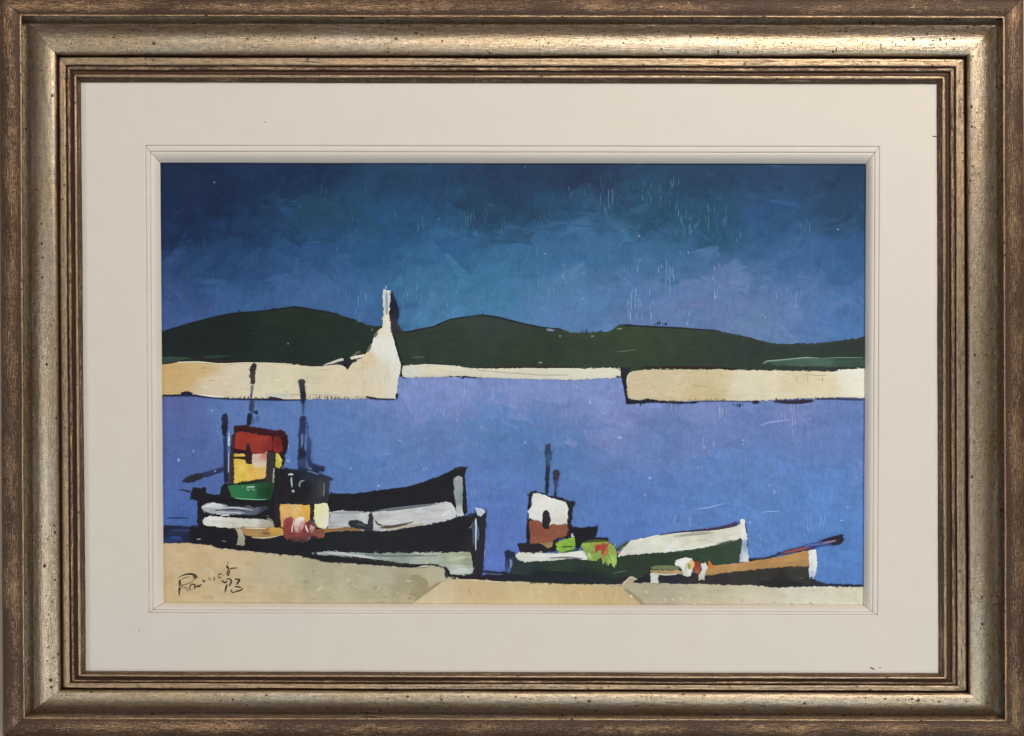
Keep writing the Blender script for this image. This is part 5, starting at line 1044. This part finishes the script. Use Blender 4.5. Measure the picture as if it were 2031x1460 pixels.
P.build('mast', b3)
P = Paint()
P.patch(T('D', (450, 308), (470, 298), (492, 305), (498, 342), (486, 400), (478, 470), (470, 530), (458, 522), (462, 440), (452, 370)), [(1103, 940, (54, 48, 64)), (1102, 965, (66, 74, 108)), (1101, 985, (40, 42, 58))], c2 + 0.4, ang=88, streak=0.3, blend=14)
P.build('mast', b3)
P = Paint(); n = c2 + 0.4
P.patch(T('D', (598, 775), (640, 770), (700, 782), (735, 768), (810, 770), (822, 790), (800, 858), (900, 862), (910, 885), (800, 900), (690, 905), (655, 962), (632, 945), (622, 860), (600, 832)), (33, 32, 36), n, jit=1.0)
P.patch(T('D', (440, 885), (475, 870), (500, 900), (480, 970), (452, 968)), (36, 34, 36), n, jit=1.0)
P.patch(T('D', (596, 832), (612, 825), (622, 858), (600, 860)), (190, 186, 170), n + 0.5)
P.build('deck_gear', b3)
P = Paint()
P.patch(T('D', (478, 905), (540, 878), (622, 862), (628, 938), (610, 965), (520, 988), (472, 968), (460, 935)), [(1110, 1075, (140, 174, 56)), (1130, 1080, (128, 166, 50)), (1115, 1092, (132, 164, 66))], n + 0.3, ang=-10, streak=0.15)
P.stroke(T('D', (500, 945), (560, 935), (620, 940)), [2, 3, 2], (72, 98, 30), n + 1.0, dry=0.4)
P.stroke(T('D', (520, 985), (600, 970), (680, 965)), [2, 3, 2], (58, 76, 36), n + 0.6, dry=0.4)
P.patch(T('D', (672, 935), (700, 905), (750, 892), (900, 895), (940, 925), (965, 960), (972, 1010), (974, 1065), (955, 1108), (925, 1075), (905, 1090), (880, 1060), (860, 1080), (842, 1030), (800, 1050), (770, 1050), (740, 1050), (722, 990)), [(1160, 1080, (146, 172, 70)), (1175, 1100, (140, 164, 80)), (1205, 1100, (132, 160, 74)), (1220, 1115, (150, 178, 84)), (1195, 1078, (160, 150, 60))], n + 0.4, ang=65, streak=0.2, jit=1.0)
P.stroke(T('D', (690, 900), (780, 888), (900, 885)), [3, 5, 3], (70, 80, 40), n + 0.9, dry=0.5)
P.patch(T('D', (788, 935), (830, 912), (912, 900), (895, 955), (852, 1015), (838, 968), (800, 985)), [(1190, 1085, (176, 58, 44)), (1205, 1080, (172, 92, 60))], n + 1.0, ang=110, streak=0.15)
P.stroke(T('D', (900, 930), (880, 990), (850, 1030)), [5, 7, 3], (178, 110, 60), n + 1.1, dry=0.4)
P.stroke(T('D', (930, 1000), (950, 1050), (955, 1095)), [4, 6, 4], (160, 188, 88), n + 1.0, dry=0.3)
P.stroke(T('D', (730, 980), (745, 1010), (760, 1045)), [6, 7, 4], (172, 186, 104), n + 1.0, dry=0.4)
P.stroke(T('D', (960, 965), (1020, 935), (1078, 888)), [3, 6, 3], (66, 84, 44), n + 0.8, dry=0.2)
P.stroke(T('D', (940, 960), (960, 920), (975, 890)), [2, 3, 1], (150, 162, 90), n + 0.8, dry=0.4)
P.stroke(T('D', (960, 985), (990, 985), (1012, 985)), [3, 5, 3], (178, 110, 70), n + 0.8, dry=0.3)
P.stroke(T('D', (1000, 960), (1040, 930)), [3, 3], (120, 132, 60), n + 1.2, dry=0.4)
for _ in range(26):
    x = rng.uniform(690, 960); yy = rng.uniform(905, 1040); a_ = rng.gauss(1.2, 0.35); l_ = rng.uniform(12, 46)
    P.stroke(T('D', (x, yy), (x + l_ * math.cos(a_) * 0.5, yy + l_ * math.sin(a_) * 0.8)), [1, rng.uniform(2, 4.2), 0.8], rng.choice([(166, 190, 84), (120, 150, 58), (178, 186, 110), (98, 122, 52), (176, 84, 52), (190, 170, 70), (150, 176, 66)]), n + 1.1, dry=0.4)
for _ in range(10):
    x = rng.uniform(480, 600); yy = rng.uniform(890, 965); l_ = rng.uniform(12, 40)
    P.stroke(T('D', (x, yy), (x + l_, yy - rng.uniform(-4, 12))), [1, rng.uniform(2, 4), 0.8], rng.choice([(152, 184, 66), (110, 146, 40), (162, 190, 92), (86, 112, 36)]), n + 1.0, dry=0.4)
P.build('green_net', b3)

# boat 4: small dinghy
b4 = boat('small tan dinghy with a long oar over its bow')
P = Paint(); l = 3.4
P.patch(T('D', (1258, 1150), (1320, 1175), (1500, 1165), 'E', (250, 745), (410, 744), (700, 712), (900, 694), (1150, 674), (1300, 662), (1445, 665), (1445, 790), (1500, 815), (1545, 825), (1600, 850), (1750, 858), (2030, 862), (2030, 884), (1700, 880), (1500, 876), (1330, 884), (1100, 888), (900, 868), (600, 862), (200, 852), (-60, 846), (-330, 836)), [(1310, 1145, (40, 38, 48)), (1400, 1150, (52, 46, 46)), (1500, 1140, (56, 52, 48)), (1580, 1140, (58, 54, 50)), (1560, 1155, (42, 40, 40)), (1640, 1158, (46, 46, 56)), (1700, 1162, (40, 42, 60))], l, ang=-3, streak=0.15, blend=40)
P.stroke(T('E', (900, 840), (1150, 850), (1400, 850)), [6, 9, 7], (40, 38, 38), l + 0.6, dry=0.3)
P.patch(T('E', (1366, 792), (1378, 788), (1384, 804), (1370, 808)), (142, 132, 116), l + 0.8)
P.build('hull', b4)
P = Paint(); k = l + 0.8
P.patch(T('E', (400, 768), (412, 705), (500, 668), (700, 650), (900, 612), (1100, 592), (1300, 547), (1446, 518), (1448, 672), (1300, 676), (1100, 692), (900, 712), (700, 732), (550, 752)), [(1420, 1130, (182, 136, 82)), (1500, 1120, (180, 132, 78)), (1580, 1105, (182, 134, 76)), (1590, 1115, (166, 124, 78))], k, ang=-10, streak=0.08, blend=40)
P.stroke(T('D', (1245, 1115), (1300, 1108), (1400, 1108), (1510, 1115)), [5, 8, 8, 6], (116, 118, 84), k - 0.6, dry=0.2)
P.patch(T('D', (1250, 1135), (1330, 1128), (1510, 1132), (1530, 1160), (1400, 1166), (1260, 1156)), [(1300, 1132, (160, 134, 92)), (1340, 1134, (176, 142, 96)), (1360, 1138, (172, 146, 108))], k - 0.3, ang=0, streak=0.15, blend=30)
P.stroke(T('D', (1260, 1155), (1380, 1168), (1480, 1162)), [2, 3, 2], (196, 188, 164), k + 0.5, dry=0.3)
P.build('gunwale', b4)
P = Paint()
P.patch(T('D', (1254, 1152), (1312, 1158), (1318, 1180), (1316, 1238), (1255, 1238)), (192, 186, 172), k + 0.4, ang=88, streak=0.15)
P.build('stern', b4)
P = Paint()
P.patch(T('E', (1440, 522), (1470, 510), (1512, 504), (1522, 600), (1526, 700), (1512, 770), (1490, 790), (1478, 775), (1455, 795), (1442, 760), (1446, 640)), [(1610, 1100, (204, 208, 206)), (1612, 1125, (196, 200, 202)), (1610, 1142, (176, 186, 196))], k + 0.6, ang=86, streak=0.2, blend=16)
P.stroke(T('E', (1505, 780), (1520, 815)), [4, 3], (110, 138, 186), k + 0.6, dry=0.3); P.stroke(T('E', (1450, 790), (1480, 800), (1510, 825)), [4, 5, 3], (44, 44, 60), k + 0.4)
P.build('stem_post', b4)
P = Paint(); o = k + 0.6
P.patch(T('E', (835, 606), (1000, 588), (1100, 560), (1200, 522), (1400, 470), (1550, 420), (1700, 380), (1792, 355), (1780, 388), (1798, 405), (1772, 452), (1700, 462), (1600, 462), (1500, 492), (1350, 522), (1150, 562), (1000, 606), (850, 625)), [(1490, 1110, (46, 44, 60)), (1540, 1100, (52, 50, 76)), (1570, 1092, (96, 56, 66)), (1600, 1082, (62, 62, 108)), (1630, 1075, (66, 74, 122)), (1660, 1068, (44, 38, 54)), (1670, 1070, (42, 36, 50))], o, ang=-15, streak=0.3, blend=24)
P.stroke(T('E', (1140, 548), (1280, 525), (1420, 492), (1490, 482)), [2, 3.4, 4, 2], (142, 78, 72), o + 0.7, dry=0.4)
P.stroke(T('E', (1560, 450), (1650, 432), (1760, 408)), [2, 3, 2], (150, 130, 140), o + 0.7, dry=0.4)
P.stroke(T('E', (1380, 478), (1500, 458), (1620, 450)), [3, 4, 2], (82, 108, 168), o + 0.7, dry=0.4)
P.stroke(T('E', (1560, 425), (1680, 392), (1780, 368)), [3, 5, 4], (40, 34, 48), o + 0.8, dry=0.15)
P.build('oar', b4)
P = Paint(); n = k + 1.3
P.patch(T('E', (88, 655), (112, 612), (200, 590), (255, 598), (278, 640), (270, 720), (255, 770), (220, 785), (182, 775), (166, 695), (130, 680), (100, 672)), [(1345, 1115, (206, 206, 192)), (1360, 1110, (214, 214, 204)), (1360, 1135, (200, 198, 180))], n, ang=75, streak=0.15, jit=1.0)
P.stroke(T('E', (250, 605), (272, 650), (262, 710)), [5, 9, 5], (216, 170, 88), n + 0.8, dry=0.2); P.stroke(T('E', (225, 625), (235, 670), (240, 720)), [4, 5, 3], (150, 150, 60), n + 0.9, dry=0.4)
P.stroke(T('E', (200, 640), (210, 700), (205, 740)), [3, 4, 3], (176, 176, 146), n + 0.9, dry=0.4)
P.patch(T('E', (282, 630), (320, 625), (355, 655), (362, 695), (332, 750), (295, 745), (282, 710)), [(1380, 1122, (146, 54, 46)), (1387, 1135, (166, 92, 70))], n + 0.4, ang=80, streak=0.2)
P.patch(T('E', (355, 645), (400, 645), (422, 682), (402, 742), (390, 812), (332, 818), (325, 772), (352, 742), (365, 700)), [(1395, 1122, (196, 192, 174)), (1392, 1145, (180, 172, 154))], n + 0.6, ang=75, streak=0.18, jit=1.0)
P.patch(T('E', (428, 615), (450, 640), (502, 680), (470, 700), (432, 702)), [(1406, 1118, (206, 112, 50)), (1415, 1125, (198, 128, 56))], n + 0.3, ang=60, streak=0.2)
P.build('striped_net', b4)
